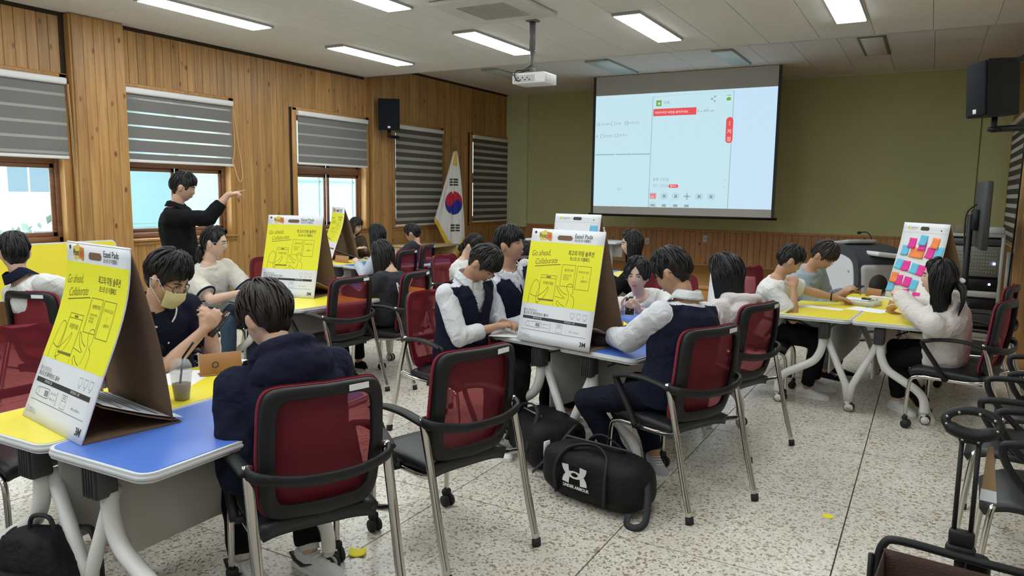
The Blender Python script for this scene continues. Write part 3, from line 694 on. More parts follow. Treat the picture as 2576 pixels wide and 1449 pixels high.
t = thing('equipment_rack', (.50, 10.6, 0), 'grey equipment rack holding a mixing desk by the right wall', 'rack', rad(-3))
b = MB()
for k in (-1, 1): b.rbox((k * .27, 0, .62), (.04, .5, 1.2), .008, 1)
b.rbox((0, 0, 1.225), (.58, .5, .04), .008, 1); b.rbox((0, 0, .03), (.58, .5, .06), .008, 1); b.box((0, .24, .62), (.54, .02, 1.2)); b.build('cabinet', GREYM, t)
mx = MB(); mx.rbox((0, -.2, .92), (.50, .08, .36), .006, 1, None); mo = mx.build('mixing_desk', mat('mixer_olive', (.17, .17, .135), .5), t)
kb = MB()
for i in range(16):
    for j in range(7): kb.rbox((-.21 + i * .028, -.245, .80 + j * .04), (.010, .012, .010), .003, 1)
kb.build('fader_knobs', mat('knob_light', (.42, .42, .36), .5), mo)['kind'] = 'stuff'
b = MB(); b.rbox((-.0, -.22, 1.15), (.50, .06, .075), .005, 1); b.build('amplifier', DGREY, t)
for z, h, mm in ((.66, .10, BLACKP), (.53, .07, GREYL), (.42, .10, BLACKP), (.25, .2, DGREY)): b = MB(); b.rbox((0, -.215, z), (.50, .07, h), .005, 1); b.build('rack_unit', mm, t)
LED = mat('blue_led', (.1, .1, .2), .4, emit=(.45, .6, 1), es=12)
for x, z in ((.20, .90), (.17, .655)): b = MB(); b.ell((x, -.255, z), (.013, .006, .013), None, 10, 6); b.build('indicator_light', LED, t)
o = MB().rbox((0, 0, .05), (.20, .12, .1), .004, 1).build('small_box', mat('box_tan', (.22, .17, .11), .7)); o.location = (.36, 10.5, 1.245); tag(o, 'small tan box on top of the equipment rack', 'box')
o = MB().rbox((0, 0, .04), (.26, .2, .08), .008, 1).build('desk_set', GREYL); o.location = (.64, 10.55, 1.245); tag(o, 'pale grey device on the right of the equipment rack top', 'device')

t = thing('standing_monitor', (.43, 8.6, 0), 'black monitor on a pole stand seen edge-on near the right wall', 'monitor', rad(92))
b = MB(); b.rbox((0, 0, 1.50), (1.0, .055, .64), .01, 2); b.build('screen_housing', mat('monitor_grey', (.045, .045, .045), .45), t)
b = MB(); b.box((0, -.029, 1.5), (.95, .004, .59)); b.build('screen', INK, t)
b = MB(); b.tube([(0, .09, .03), (0, .09, 1.5)], .028, 10); b.rbox((0, .05, 1.45), (.3, .06, .2), .01, 1); b.build('pole', BLACKP, t)
b = MB(); b.rbox((0, .09, .025), (.6, .5, .04), .015, 2); b.build('base', BLACKP, t)
b = MB(); b.tube(smooth_path([(0.1, .04, 1.6), (.1, .12, 1.5), (.05, .12, 1.2), (0.02, .10, .9), (.05, .11, .5)], 5), .008, 6); b.build('cable', BLACKP, t)

for i, (p, lab) in enumerate((((-5.1, YF - .03, .70), 'small white wall socket on the front wainscot left of centre'), ((-3.9, YF - .03, .80), 'small white wall socket plate on the wainscot below the screen'))):
    t = thing('wall_socket', p, lab, 'socket'); m = MB(); m.rbox((0, 0, 0), (.09, .014, .14), .006, 1); m.build('plate', WHITE, t); m = MB(); m.rbox((0, -.009, 0), (.05, .006, .05), .004, 1); m.build('outlet', GREYL, t)
t = thing('wall_socket', (.753, 9.05, .52), 'white socket box low on the right wood pilaster', 'socket'); m = MB(); m.rbox((0, 0, 0), (.03, .08, .12), .006, 1); m.build('plate', WHITE, t); m = MB(); m.rbox((-.016, 0, .0), (.006, .045, .05), .004, 1); m.build('outlet', GREYL, t)
m = MB(); m.rbox((.742, 9.22, .78), (.05, .06, .66), .006, 1); o = m.build('cable_trunking', mat('trunk_grey', (.42, .44, .45), .5)); tag(o, 'pale grey vertical cable trunking on the right pilaster', 'trunking')
m = MB(); m.tube(smooth_path([(.748, 8.9, 2.3), (.745, 9.0, 1.4), (.74, 9.1, .8), (.73, 9.15, .3), (.62, 9.3, .02), (.7, 8.5, .012), (.85, 8.2, .012)], 6), .008, 6); tag(m.build('power_cable', BLACKP), 'black cable running down the right pilaster to the floor', 'cable')
m = MB(); m.rbox((0, 0, .06), (.14, .1, .12), .03, 3); o = m.build('plug_adapter', WHITE); o.location = (.62, 9.0, 0); tag(o, 'white adapter lying on the floor by the right wall', 'adapter')

# desk and white table on the stage, bottle
t = thing('wooden_desk', (-7.92, 10.85, 0), 'pale wooden desk before the stage beneath the striped blind', 'desk')
DW = mat('desk_beige', (.50, .37, .20), .5)
m = MB(); m.rbox((0, 0, .70), (.8, 1.1, .03), .006, 1); m.build('tabletop', DW, t)
for k in (-1, 1): m = MB(); m.rbox((0, k * .52, .343), (.7, .03, .685), .004, 1); m.build('side_panel', DW, t)
m = MB(); m.rbox((-.3, 0, .4), (.03, 1.0, .5), .004, 1); m.build('back_panel', DW, t)
t = thing('white_table', (-5.0, 11.05, .2), 'white table before the stage behind the middle easel', 'table')
m = MB(); m.rbox((0, 0, .70), (1.6, .6, .035), .014, 2); m.build('tabletop', WLAM, t)
for k in (-1, 1):
    m = MB(); m.tube([(k * .6, 0, .68), (k * .6, 0, -.14)], .03, 10); m.tube([(k * .6, -.22, -.172), (k * .6, .22, -.172)], .027, 8); m.build('leg', GREYL, t)
m = MB(); m.rbox((0, .1, .56), (1.5, .03, .2), .01, 1); m.build('modesty_panel', PANELG, t)
t = thing('hand_cream_bottle', (-4.50, 10.95, .9175), 'small white bottle standing on the table behind the middle easel', 'bottle')
m = MB(); m.lathe([(0, 0), (.05, 0), (.055, .02), (.045, .12), (.03, .17), (.02, .18)], 14); m.build('bottle_body', WHITE, t); m = MB(); m.lathe([(.02, .18), (.024, .185), (.022, .22), (0, .222)], 12); m.build('bottle_cap', WLAM, t)

# ------------------------------------------------------------------ conference chairs
def make_chair(label):
    t = thing('conference_chair', (0, 0, 0), label, 'chair', 0, 'red mesh conference chairs')
    # local frame: +Y is the sitter's front, X right
    def back_pt(u, v, off=0): # u -1..1, v 0..1
        z = .465 + v * .505; w = .215 + .018 * math.sin(v * PI * .9); y = -.215 - .075 * v - .02 * math.sin(v * PI) + .045 * u * u
        return V((u * w, y - off, z))
    ol = []
    for k in range(40):
        a = 2 * PI * k / 40; c, s = math.cos(a), math.sin(a); e = .24
        ol.append((math.copysign(abs(c) ** e, c), math.copysign(abs(s) ** e, s)))
    def rg(sc_u, sc_v, off, dv=0): return [back_pt(c * sc_u, .5 + dv + s * .5 * sc_v, off) for c, s in ol]
    f = MB(); rs = [rg(1, 1, .004), rg(1, 1, .030), rg(.97, .975, .036), rg(.79, .82, .036, .012), rg(.77, .80, .028, .012), rg(.79, .82, .004, .012)]
    f.ring_tube([list(r) for r in zip(*rs)], True, False); f.build('back_frame', BLACKP, t)
    m = MB(); m.add([p for r in (rg(1.02, 1.008, -.004),) for p in r], [tuple(range(40))], True)
    m = MB(); q = [rg(s, s, -.004) for s in (1.03, .8, .55, .3, .05)]; vs = [p for r in q for p in r]; fs = []
    for i in range(4):
        for k in range(40): fs.append((i * 40 + k, i * 40 + (k + 1) % 40, (i + 1) * 40 + (k + 1) % 40, (i + 1) * 40 + k))
    fs.append(tuple(160 + k for k in range(40))); m.add(vs, fs, True); m.build('back_mesh', REDMESH, t)
    m = MB(); a = rg(1.03, 1.008, -.004); b_ = rg(1.035, 1.01, .008); c_ = rg(.80, .83, -.0005, .012); d_ = rg(1.0, 1.0, .006)
    m.ring_tube([list(r) for r in zip(a, b_, d_, c_)], True, False); m.build('back_cover', REDFAB, t)
    s = MB(); s.sheet(lambda u, v: V(((u - .5) * (.48 - .05 * abs(v - .45)), -.22 + v * .47, .463 + .012 * math.sin(v * PI) - .035 * max(0, v - .8) * 5 * max(0, v - .8) * 5 * .6 - .02 * (2 * u - 1) ** 4)), .055, 14, 14); s.build('seat', VINYL, t)
    s = MB(); s.rbox((0, .0, .405), (.40, .38, .03), .012, 2); s.build('seat_pan', DGREY, t)
    for k in (-1, 1):
        x = k * .262
        l = MB(); l.tube(smooth_path([(x, -.215, .69), (x, -.27, .50), (x, -.335, .24), (x * 1.01, -.40, .02)], 4), .0165, 10, flat=(1.25, .8)); lo = l.build('leg', CHROME, t)
        g = MB(); g.tube([(x * 1.01, -.40, 0), (x * 1.01, -.395, .035)], .020, 10, flat=(1.25, .85)); g.build('glide', RUBBER, lo)
        l = MB(); l.tube(smooth_path([(x, -.285, .44), (k * .235, -.15, .405), (k * .225, .08, .395), (k * .225, .19, .385), (k * .225, .235, .33), (k * .225, .245, .085)], 5), .0135, 9); lo = l.build('leg', CHROME, t)
        g = MB(); g.rbox((k * .225, .245, .075), (.05, .03, .035), .01, 2)
        for q_ in (-1, 1): g.tube([(k * .225 + q_ * .009, .235, .031), (k * .225 + q_ * .026, .235, .031)], .031, 14)
        g.build('caster', RUBBER, lo)
        a = MB(); a.tube(smooth_path([(k * .268, -.235, .665), (k * .285, -.10, .69), (k * .288, .04, .685), (k * .28, .14, .66)], 5), [.030] * 16, 8, flat=(.45, 1)); a.tube(smooth_path([(k * .28, .13, .665), (k * .272, .155, .64), (k * .265, .06, .50), (k * .262, .0, .40)], 4), .020, 8, flat=(.6, 1)); a.tube([(k * .262, .0, .405), (k * .19, .0, .40)], .017, 8); a.build('arm', BLACKP, t)
    b = MB(); b.tube(smooth_path([(-.27, -.225, .665), (-.235, -.285, .655), (-.12, -.318, .635), (0, -.325, .63), (.12, -.318, .635), (.235, -.285, .655), (.27, -.225, .665)], 5), .024, 8, flat=(1, .5)); b.build('back_band', BLACKP, t)
    g = MB(); p0 = back_pt(.52, .965, .0385); g.add([back_pt(u, v, .0375) for u, v in ((.35, .93), (.72, .93), (.72, .975), (.35, .975))] + [back_pt(u, v, .036) for u, v in ((.35, .93), (.72, .93), (.72, .975), (.35, .975))], [(3, 2, 1, 0), (0, 1, 5, 4), (1, 2, 6, 5), (2, 3, 7, 6), (3, 0, 4, 7)], False); g.build('label_tag', PAPER, t)
    return t
CH = [  # x, y of the seat centre, facing (deg from +X), label
    (-2.10, 2.06, 153, 'red mesh chair in the foreground carrying the student in the dark hoodie'),
    (-1.97, 2.83, 162, 'empty red mesh chair in the centre foreground, left of the black bags'),
    (-1.20, 3.97, 155, 'red mesh chair of the student in glasses and dark vest, right of the bags'),
    (-1.165, 4.99, 161, 'red mesh chair behind the long-haired student in the white hooded top'),
    (-4.25, 4.50, 178, 'empty red mesh chair at the table behind the hoodie student'),
    (-4.11, 5.13, 187, 'red mesh chair of the long-haired student in the dark tracksuit'),
    (-5.92, 7.78, 195, 'red mesh chair of the short-haired student in the far left group'),
    (-5.62, 6.98, 187, 'red mesh chair of the student in the white blouse, far left group'),
    (-3.62, 1.86, -6, 'empty red chair seen from the front at the left edge'),
    (-5.17, 2.92, 100, 'red mesh chair of the man with white shoulders at the left edge'),
    (-3.76, 2.60, -10, 'chair of the student wearing a yellow face mask'),
    (-5.68, 4.45, -8, 'red chair of the woman in the ringer T-shirt'),
    (-5.62, 5.35, -8, 'empty red chair just left of the second easel'),
    (-2.74, 4.13, -12, 'red chair of the student in vest writing with head bowed'),
    (-2.68, 4.80, -12, 'red chair of the student in vest with raised chin'),
    (-1.88, 6.02, -78, 'chair of the student in white T-shirt facing the camera'),
    (.24, 6.1, 163, 'red mesh chair of the woman in the white sweatshirt at the right'),
    (.34, 7.15, 168, 'empty red chair behind the woman in the white sweatshirt'),
    (-1.18, 6.45, 0, 'chair of the boy in the white T-shirt at the right table'),
    (-1.22, 7.35, -10, 'red chair of the boy in the pale blue sweatshirt'),
    (-4.36, 6.70, 0, 'red chair behind the bowed student, far middle group'),
    (-2.42, 7.0, 180, 'dark chair of the long-haired girl in profile, far middle group'),
    (-7.75, 8.5, -20, 'chair of the person in the brown jacket in the far corner group'),
]
ch0 = make_chair(CH[0][3]); ch0.location = (CH[0][0], CH[0][1], 0); ch0.rotation_euler = (0, 0, rad(CH[0][2] - 90))
for x, y, a, lab in CH[1:]: dup(ch0, (x, y, 0), rad(a - 90), lab)

# ------------------------------------------------------------------ folding tables on castors
TZ = .735
def make_table(top_m, label, L=1.6, W=.555, side=1):
    # local: x across (0 at the table's middle), y along from the near end; side=+1: the curved legs are at +x
    t = thing('folding_table', (0, 0, 0), label, 'table', 0, 'folding tables on castors')
    poly = rrect(W - .004, L, .055, 5, 0, L / 2)
    m = MB(); m.prism(poly, TZ - .034, TZ - .002, smooth=False); m.build('tabletop', WLAM, t)
    m = MB(); m.prism(rrect(W - .028, L - .024, .048, 5, 0, L / 2), TZ - .004, TZ); m.build('laminate', top_m, t)
    m = MB(); m.tube([(x, y, TZ - .02) for x, y in poly], .010, 6, True, flat=(.9, .5)); m.build('edge_band', mat('edge_grey', (.52, .53, .53), .4), t)
    s = side; bx = -s * .085
    for yy, o in ((.105, 1), (L - (.105 if L > 1.2 else .27), -1)):
        m = MB(); m.rbox((bx, yy - o * .02, TZ - .11), (.075, .085, .13), .012, 2, None)
        for k in range(5): m.rbox((bx - .03 + k * .015, yy - o * .065, TZ - .11), (.006, .012, .11), .002, 1)
        m.build('leg_bracket', DGREY, t)
        m = MB(); m.tube(smooth_path([(bx + s * .01, yy, TZ - .16), (bx + s * .018, yy, .47), (bx + s * .065, yy, .375), (bx + s * .17, yy, .305), (bx + s * .27, yy, .245), (bx + s * .32, yy, .18), (bx + s * .33, yy, .085)], 6), .031, 12); lo = m.build('leg', WPAINT, t)
        m2 = MB(); m2.tube([(bx - s * .005, yy + o * .03, TZ - .16), (bx - s * .17, yy + o * .03, .21), (bx - s * .19, yy + o * .03, .085)], .027, 12); l2 = m2.build('leg', WPAINT, t)
        for px, par, yo in ((bx + s * .33, lo, yy), (bx - s * .19, l2, yy + o * .03)):
            c = MB(); c.rbox((px, yo, .068), (.03, .05, .03), .01, 2)
            for q in (-1, 1): c.tube([(px + .012, yo + q * .008, .034), (px + .012, yo + q * .026, .034)], .029, 18)
            co = c.build('caster', WPAINT, par)
        for px, par, yo in ((bx + s * .33, lo, yy), (bx - s * .19, l2, yy + o * .03)):
            c = MB()
            for q in (-1, 1): c.tube([(px + .012, yo + q * .010, .034), (px + .012, yo + q * .024, .034)], .034, 18)
            c.build('tyre', RUBBER, par)
    m = MB(); m.rbox((bx, L / 2, TZ - .07), (.06, L - .3, .04), .006, 1); m.rbox((s * .12, L / 2, TZ - .055), (.16, L - .36, .03), .006, 1); m.build('under_frame', GREYL, t)
    m = MB(); m.rbox((bx - s * .04, L / 2, .46), (.016, L - .28, .37), .006, 1, None); m.build('modesty_panel', PANELG, t)
    m = MB(); m.tube([(s * .10, .05, TZ - .05), (s * .10, .10, TZ - .06), (s * .02, .12, TZ - .10)], .006, 6); m.rbox((s * .16, .06, TZ - .05), (.1, .035, .012), .004, 1); m.build('tilt_lever', BLACKP, t)
    return t
def pair(origin, rz, mL, mR, labL, labR, L=1.6):
    M = Matrix.Rotation(rz, 3, 'Z'); o = V((*origin, 0)); W = .555
    a = make_table(mL, labL, L, side=-1); a.location = o + M @ V((-W / 2 - .002, 0, 0)); a.rotation_euler = (0, 0, rz)
    b = make_table(mR, labR, L, side=1); b.location = o + M @ V((W / 2 + .002, 0, 0)); b.rotation_euler = (0, 0, rz)
    def W_(x, y, z=TZ): p = o + M @ V((x, y, 0)); return V((p.x, p.y, z))
    return W_
T1 = pair((-2.69, 1.40), rad(1.5), YEL, BLUE, 'yellow folding table in the left foreground under the big easel', 'blue folding table in the left foreground under the big easel', 1.15)
T2 = pair((-1.93, 4.0), rad(-12.5), BLUE, BLUE, 'folding table at the middle group, on the bowed student\'s side', 'blue folding table at the middle group, beside the student in glasses')
T3 = pair((-.47, 6.05), rad(-4), YEL, YEL, 'yellow folding table at the right group, on the boys\' side', 'yellow folding table at the right group, on the woman\'s side', 1.75)
T4 = pair((-4.78, 4.22), rad(-9), BLUE, YEL, 'blue folding table before the woman in the ringer T-shirt', 'yellow folding table behind the second easel', 1.6)
T5 = pair((-6.38, 7.0), rad(-14), YEL, BLUE, 'folding table of the far left group, window side', 'white-edged blue folding table of the far left group, aisle side')
T6 = pair((-3.32, 6.85), rad(-4), BLUE, YEL, 'folding table of the far middle group, left half', 'folding table of the far middle group, right half')
# a folded table parked by the window wall: top turned upright
t = make_table(YEL, 'folded table with upright yellow top under the leftmost window', 1.5, side=1)
for c in list(t.children):
    if c.name.split('.')[0] in ('tabletop', 'laminate', 'edge_band', 'under_frame', 'modesty_panel', 'tilt_lever'):
        c.matrix_local = Matrix.Translation((.0, 0, .80)) @ Matrix.Rotation(rad(86), 4, 'Y') @ Matrix.Translation((0, 0, -TZ + .0))
t.location = (-7.95, 3.55, 0); t.rotation_euler = (0, 0, rad(-2))

# ------------------------------------------------------------------ easel pads
EW, EH = .56, .695
PINKN = mat('note_pink', (.72, .03, .30), .7); BLUEN = mat('note_blue', (.13, .48, .72), .7); ORANGEN = mat('note_orange', (.85, .24, .07), .7); YELN = mat('note_yellow', (.86, .74, .02), .7); GREENN = mat('note_green', (.5, .75, .2), .7)
LOGY = mat('logo_yellow', (.72, .58, .12), .6); LOGO_ = mat('logo_orange', (.62, .20, .05), .6); LOGR = mat('logo_red', (.5, .06, .05), .6)
def easel(loc, rz, label, kind='cover', D=.14, bow=0.0, base=.40, over=0.0):
    t = thing('tabletop_easel_pad', loc, label, 'easel pad', rz, 'easel pads')
    def prof(v):
        q = v / EH
        y = D * ((1 - bow) * q + bow * (1 - max(0.0, 1 - q) ** 2.2))
        return y - bow * .02 * math.sin(q * PI * 2), v
    def S(u, v, off=0):
        y, z = prof(v); y2, z2 = prof(v + .002); ty, tz = y2 - y, z2 - z; l = math.hypot(ty, tz)
        return V((u, y - off * tz / l, z + off * ty / l + .002))
    m = MB(); m.sheet(lambda a, b: S(a * EW, b * EH), .006, 6, 16); m.build('front_board', PADW, t)
    m = MB(); m.sheet(lambda a, b: V((a * EW, prof(EH)[0] + .004 + (base - .02 - prof(EH)[0] - .004) * b + .03 * math.sin(b * PI) * (bow + .1), EH - .002 - (EH - .012) * b)), .005, 4, 10); m.build('back_board', CARD, t)
    m = MB(); m.box((EW / 2, base / 2 + .01, .004), (EW, base, .006)); m.build('base_board', CARD, t)
    m = MB(); m.sheet(lambda a, b: V((a * EW, .075 + (base - .07) * b, .115 * max(0.0, 1 - b) ** 1.2 + .012)), .003, 4, 8); fl_ = m.build('inner_flap', CARD, t)
    m = MB(); m.sheet(lambda a, b: V((.01 + a * (EW - .02), .085 + (base - .06) * b, .115 * max(0.0, 1 - b) ** 1.2 + .016)), .001, 4, 8); pg = m.build('spare_sheets', PADW, t)
    m = MB()
    for q in range(7): b0 = .12 + q * .11; m.grid(lambda a, b: V((.05 + a * (EW * (.55 + .3 * (q % 2))), .085 + (base - .06) * (b0 + .045 * b), .115 * max(0.0, 1 - b0 - .045 * b) ** 1.2 + .0172)), 3, 1)
    m.build('printed_bars', INKG, pg)['kind'] = 'stuff'
    P = Print(lambda u, v, off: S(u * EW, (1 - v) * EH, off))
    dark = INKO if kind == 'cover' else INKG
    def tx(s_, size, u, v, mt=INK, bold=0, rot=0, shear=0, off=.0012, sx=1):
        vs, fs = text2d(s_, 1, bold, 'LEFT', shear); P.put(([(x * size / EW * sx, -y * size / EH, 0) for x, y, *_ in vs], [tuple(reversed(f)) for f in fs]), mt, u, v, -rot, off)
    def tf(s_, u0, v, u1, h, mt=INK, bold=0, rot=0, shear=0, off=.0012):
        vs, fs = text2d(s_, 1, bold, 'LEFT', shear); x0 = min(p[0] for p in vs); x1 = max(p[0] for p in vs); k = (u1 - u0) / max(1e-6, x1 - x0)
        P.put(([((x - x0) * k, -y * h / EH, 0) for x, y, *_ in vs], [tuple(reversed(f)) for f in fs]), mt, u0, v, -rot, off)
    def oct_(u0, v0, u1, v1): return [(u0, v0 + (v1 - v0) * .4), (u0 + .02, v0), (u1 - .02, v0), (u1, v0 + (v1 - v0) * .4), (u1 - .005, v1 - .006), (u1 - .03, v1), (u0 + .03, v1), (u0 + .005, v1 - .006)]
    if kind == 'cover':
        P.rect(0, .665, 1, .115, PADY, .0007, 4, 12)
        P.poly([(.045, .022), (.07, .022), (.075, .038), (.06, .048), (.043, .04)], INK)
        P.poly([(.105, .03), (.155, .022), (.19, .008), (.225, .022), (.29, .03), (.30, .075), (.29, .108), (.225, .095), (.14, .105), (.115, .07)], LOGY, .001); P.poly([(.225, .028), (.288, .034), (.298, .072), (.29, .106), (.25, .092), (.215, .09)], LOGO_, .0014)
        tf('Post', .122, .078, .218, .036, INK, .01, off=.002); tf('-it', .224, .078, .282, .036, LOGR, .01, off=.002)
        P.poly(oct_(.375, .05, .582, .092), CARD, .0014)
        tf('Easel Pads', .615, .067, .845, .036, INK, .004); tf('포스트-잇 이젤패드', .615, .097, .83, .0195, INK, .006)
        tf('Go ahead,', .05, .245, .315, .050, INKO, 0, .06, .25); tf('Collaborate', .115, .318, .425, .050, INKO, 0, .09, .25); P.line([(.11, .335), (.43, .305), (.47, .303)], .007, INKO)
        tf('최고의 미팅 솔루션', .555, .213, .895, .033, INK, .012); tf('포스트-잇 이젤패드', .585, .258, .85, .025, INK, .010)
        for (u0, v0, u1, v1) in ((.50, .30, .68, .485), (.705, .302, .885, .50), (.225, .405, .44, .625)): P.line([(u0, v0), (u1, v0), (u1 - .003, v1), (u0 - .003, v1)], .006, dark, True)
        P.line([(.225, .43), (.44, .43)], .004, dark); P.line([(.22, .62), (.437, .617)], .012, dark); P.rect(.30, .412, .36, .425, INKO, .0012)
        tf('생산적인 회의', .535, .355, .655, .018, INKO, .01); tf('아이디어 공유', .725, .36, .86, .016, INKO, .008); tf('우리팀의 목표', .262, .485, .405, .022, INKO, .012)
        for k, s_ in enumerate(('브레인스토밍', '목표 공유', '의견 정리')): tx(s_, .011, .53, .395 + .018 * k, INKO, .008)
        P.line([(.79, .38), (.79, .405)], .004, INKO); tx('실행하기', .014, .765, .435, INKO, .01)
        P.line([(x, y) for x, y, _ in smooth_path([(.085, .665, 0), (.085, .60, 0), (.10, .53, 0), (.125, .475, 0), (.16, .455, 0), (.20, .47, 0), (.215, .515, 0), (.20, .56, 0), (.19, .60, 0), (.20, .655, 0)], 4)], .005, dark)
        P.line([(x, y) for x, y, _ in smooth_path([(.10, .585, 0), (.19, .60, 0), (.26, .57, 0), (.32, .525, 0), (.335, .505, 0), (.345, .53, 0), (.31, .585, 0), (.25, .635, 0), (.20, .65, 0)], 4)], .005, dark)
        P.line([(x, y) for x, y, _ in smooth_path([(.62, .70 - .05, 0), (.64, .58, 0), (.63, .54, 0), (.60, .50, 0), (.605, .47, 0), (.65, .46, 0), (.68, .48, 0), (.685, .53, 0), (.665, .555, 0), (.70, .57, 0), (.72, .61, 0), (.715, .66, 0)], 4)], .005, dark)
        P.line([(x, y) for x, y, _ in smooth_path([(.61, .555, 0), (.54, .535, 0), (.49, .50, 0), (.46, .49, 0), (.475, .515, 0), (.53, .56, 0), (.59, .585, 0)], 4)], .005, dark)
        P.line([(x, y) for x, y, _ in smooth_path([(.60, .655, 0), (.54, .64, 0), (.495, .615, 0), (.485, .635, 0), (.52, .66, 0)], 4)], .005, dark); P.line([(.445, .578), (.58, .59)], .004, dark); P.line([(.195, .645), (.24, .662)], .005, dark); P.line([(.44, .64), (.445, .66)], .004, dark)
        tf('붙이는 화이트보드', .045, .735, .24, .019, INKG, .006); tf('포스트-잇 화이트보드 출시!', .045, .764, .40, .021, INK, .006)
        for k in range(3):
            u = .725 + k * .082; P.line([(u - .028, .705), (u + .026, .705), (u + .024, .735), (u + .012, .748), (u - .022, .742)], .004, INKG, True); P.line([(u - .01, .755), (u + .012, .755)], .004, INKG)
        P.rect(.045, .80, .93, .775, INK, .0012); P.line([(.045, .80), (.93, .80), (.93, .895), (.045, .895)], .004, INKG, True)
        tx('화이트보드 롤', .012, .19, .793, PADW, .004, off=.002); tx('화이트보드 시트', .012, .63, .793, PADW, .004, off=.002)
        P.line([(x, y) for x, y, _ in smooth_path([(.11, .825, 0), (.30, .82, 0), (.32, .845, 0), (.30, .868, 0), (.11, .865, 0), (.095, .845, 0), (.11, .825, 0)], 4)], .004, INKG); P.line([(.13, .826), (.145, .845), (.13, .865)], .003, INKG); P.rect(.24, .86, .30, .83, INKG, .0012)
        P.line([(.45, .815), (.45, .885)], .004, INKG); P.line([(.53, .815), (.61, .815), (.61, .885), (.53, .885)], .004, INKG, True); P.line([(.53, .845), (.61, .845)], .003, INKG); tx('붙임', .014, .548, .836, INKG, .008)
        tf('60cm x 2.5m', .345, .838, .43, .012, INKG, .004); tf('90cm x 3m', .345, .868, .43, .012, INKG, .004); tf('40 x 60cm', .71, .868, .84, .013, INKG, .006)
        P.line([(.035, .935), (.06, .935), (.06, .968), (.035, .968)], .004, INKG, True); tx('재활용 가능', .011, .075, .952, INKG, .004); tx('30% 재생지 사용', .010, .075, .966, INKG, .004)
        tf('3M', .868, .968, .945, .036, INK, .03)
    elif kind != 'blank':
        P.line([(0, .125), (1, .125)], .004, GREYL)
        P.poly([(.10, .06), (.135, .045), (.17, .06), (.165, .085), (.11, .085)], LOGY, .001); tx('Easel Pads', .020, .19, .072, INKG, .008); tx('포스트-잇', .014, .19, .092, INKG, .006)
        P.poly(oct_(.40, .045, .59, .095), mat('hole_dark', (.06, .055, .045), .9), .0014); P.poly([(.83, .085), (.85, .075), (.87, .085), (.85, .097)], INK); tx('---', .02, .70, .09, INKG, .004)
    P.build({'pad_yellow': 'yellow_print', 'ink': 'black_print', 'ink_olive': 'line_drawing', 'ink_grey': 'grey_print', 'logo_yellow': 'logo', 'logo_orange': 'logo'}, t)
    t['_w'] = EW
    return t, lambda u, v, off=.0: t.matrix_basis @ S(u * EW, (1 - v) * EH, off)
def ELOC(p, z=TZ + .0005): return (p[0], p[1], z)
easel((-3.135, 1.565, TZ), rad(-9.4), 'big yellow easel pad in the left foreground, strongly bowed', D=.205, bow=.55, base=.36)
easel((-2.225, 4.035, TZ), rad(-12.6), 'yellow easel pad in the middle, between bowed student and glasses student')
easel((-5.09, 4.53, TZ), rad(10.5), 'yellow easel pad left of centre, before the window with two sashes', D=.17, bow=.15)
easel((-7.36, 7.645, TZ), rad(-31), 'narrow-looking yellow easel pad seen sideways in the far left group', D=.19, bow=.5)
e3, E3P = easel((-.325, 7.72, TZ), rad(-50), 'white easel pad covered with coloured sticky notes at the right table', 'white', D=.15, bow=.2)
e6, E6P = easel((-3.66, 7.35, TZ), rad(-3), 'white easel pad peeking over the middle yellow one', 'white')
e7, E7P = easel((-2.33, 9.0, 0), rad(-3), 'blank white easel pad standing on the floor behind the glasses student', 'white')
bpy.context.view_layer.update()
def sticky(EP, u, v, m, label, s=.092, rot=0, w=1.0, curl=.012, group='sticky notes on the white easel pads'):
    h = s / 2; mb = MB(); c, q = math.cos(rot), math.sin(rot); o = EP(u, v, .002)
    def fn(a, b):
        x = (a - .5) * s * w; y = (b - .5) * s; k = max(0, .6 - b)
        return EP(u + (x * c - y * q) / EW, v - (x * q + y * c) / EH, .0025 + curl * k * k * 2.5) - o
    mb.sheet(fn, .0012, 4, 5); ob = mb.build('sticky_note', m); ob.location = o; return tag(ob, label, 'sticky note', group)
NOTES = [(.29, .265, PINKN, 'pink sticky note, top left of the note-covered easel', 1), (.52, .22, BLUEN, 'blue sticky note tucked under a pink one at the top middle', 1), (.53, .285, PINKN, 'pink sticky note below the top middle blue one', 1), (.79, .245, ORANGEN, 'single orange sticky note at the top right of the easel', 1),
    (.17, .365, BLUEN, 'blue sticky note left of the wide orange one', 1), (.45, .385, ORANGEN, 'wide orange sticky note in the second row of the easel', 1.9), (.73, .375, PINKN, 'pink sticky note right of the wide orange one', 1), (.91, .355, BLUEN, 'blue sticky note at the right end of the second row', 1),
    (.125, .55, BLUEN, 'blue sticky note starting the third row of the easel', 1), (.29, .565, PINKN, 'pink sticky note second in the third row', 1), (.49, .585, BLUEN, 'blue sticky note third in the third row', 1), (.645, .60, PINKN, 'pink sticky note by the face of the woman at the easel', 1),
    (.10, .73, ORANGEN, 'orange sticky note at the left of the fourth row', 1), (.225, .755, PINKN, 'pink sticky note above the raised fist of the woman', 1), (.42, .765, PINKN, 'pink sticky note right of the fist, fourth row', 1), (.58, .79, BLUEN, 'blue sticky note at the right of the fourth row', 1),
    (.075, .85, BLUEN, 'pale blue sticky note behind the fist of the woman', 1), (.44, .925, PINKN, 'pink sticky note left in the bottom row', 1), (.69, .94, PINKN, 'pink sticky note right in the bottom row of the easel', 1)]
for k, (u, v, m, lab, w) in enumerate(NOTES): sticky(E3P, u, v, m, lab, rot=rng.uniform(-.12, .12), w=w)
sticky(E6P, .87, .235, BLUEN, 'blue sticky note on the white pad behind the middle easel')
sticky(E6P, .15, .275, GREENN, 'pale green strip note on the white pad behind the middle easel', .03, w=2.4)

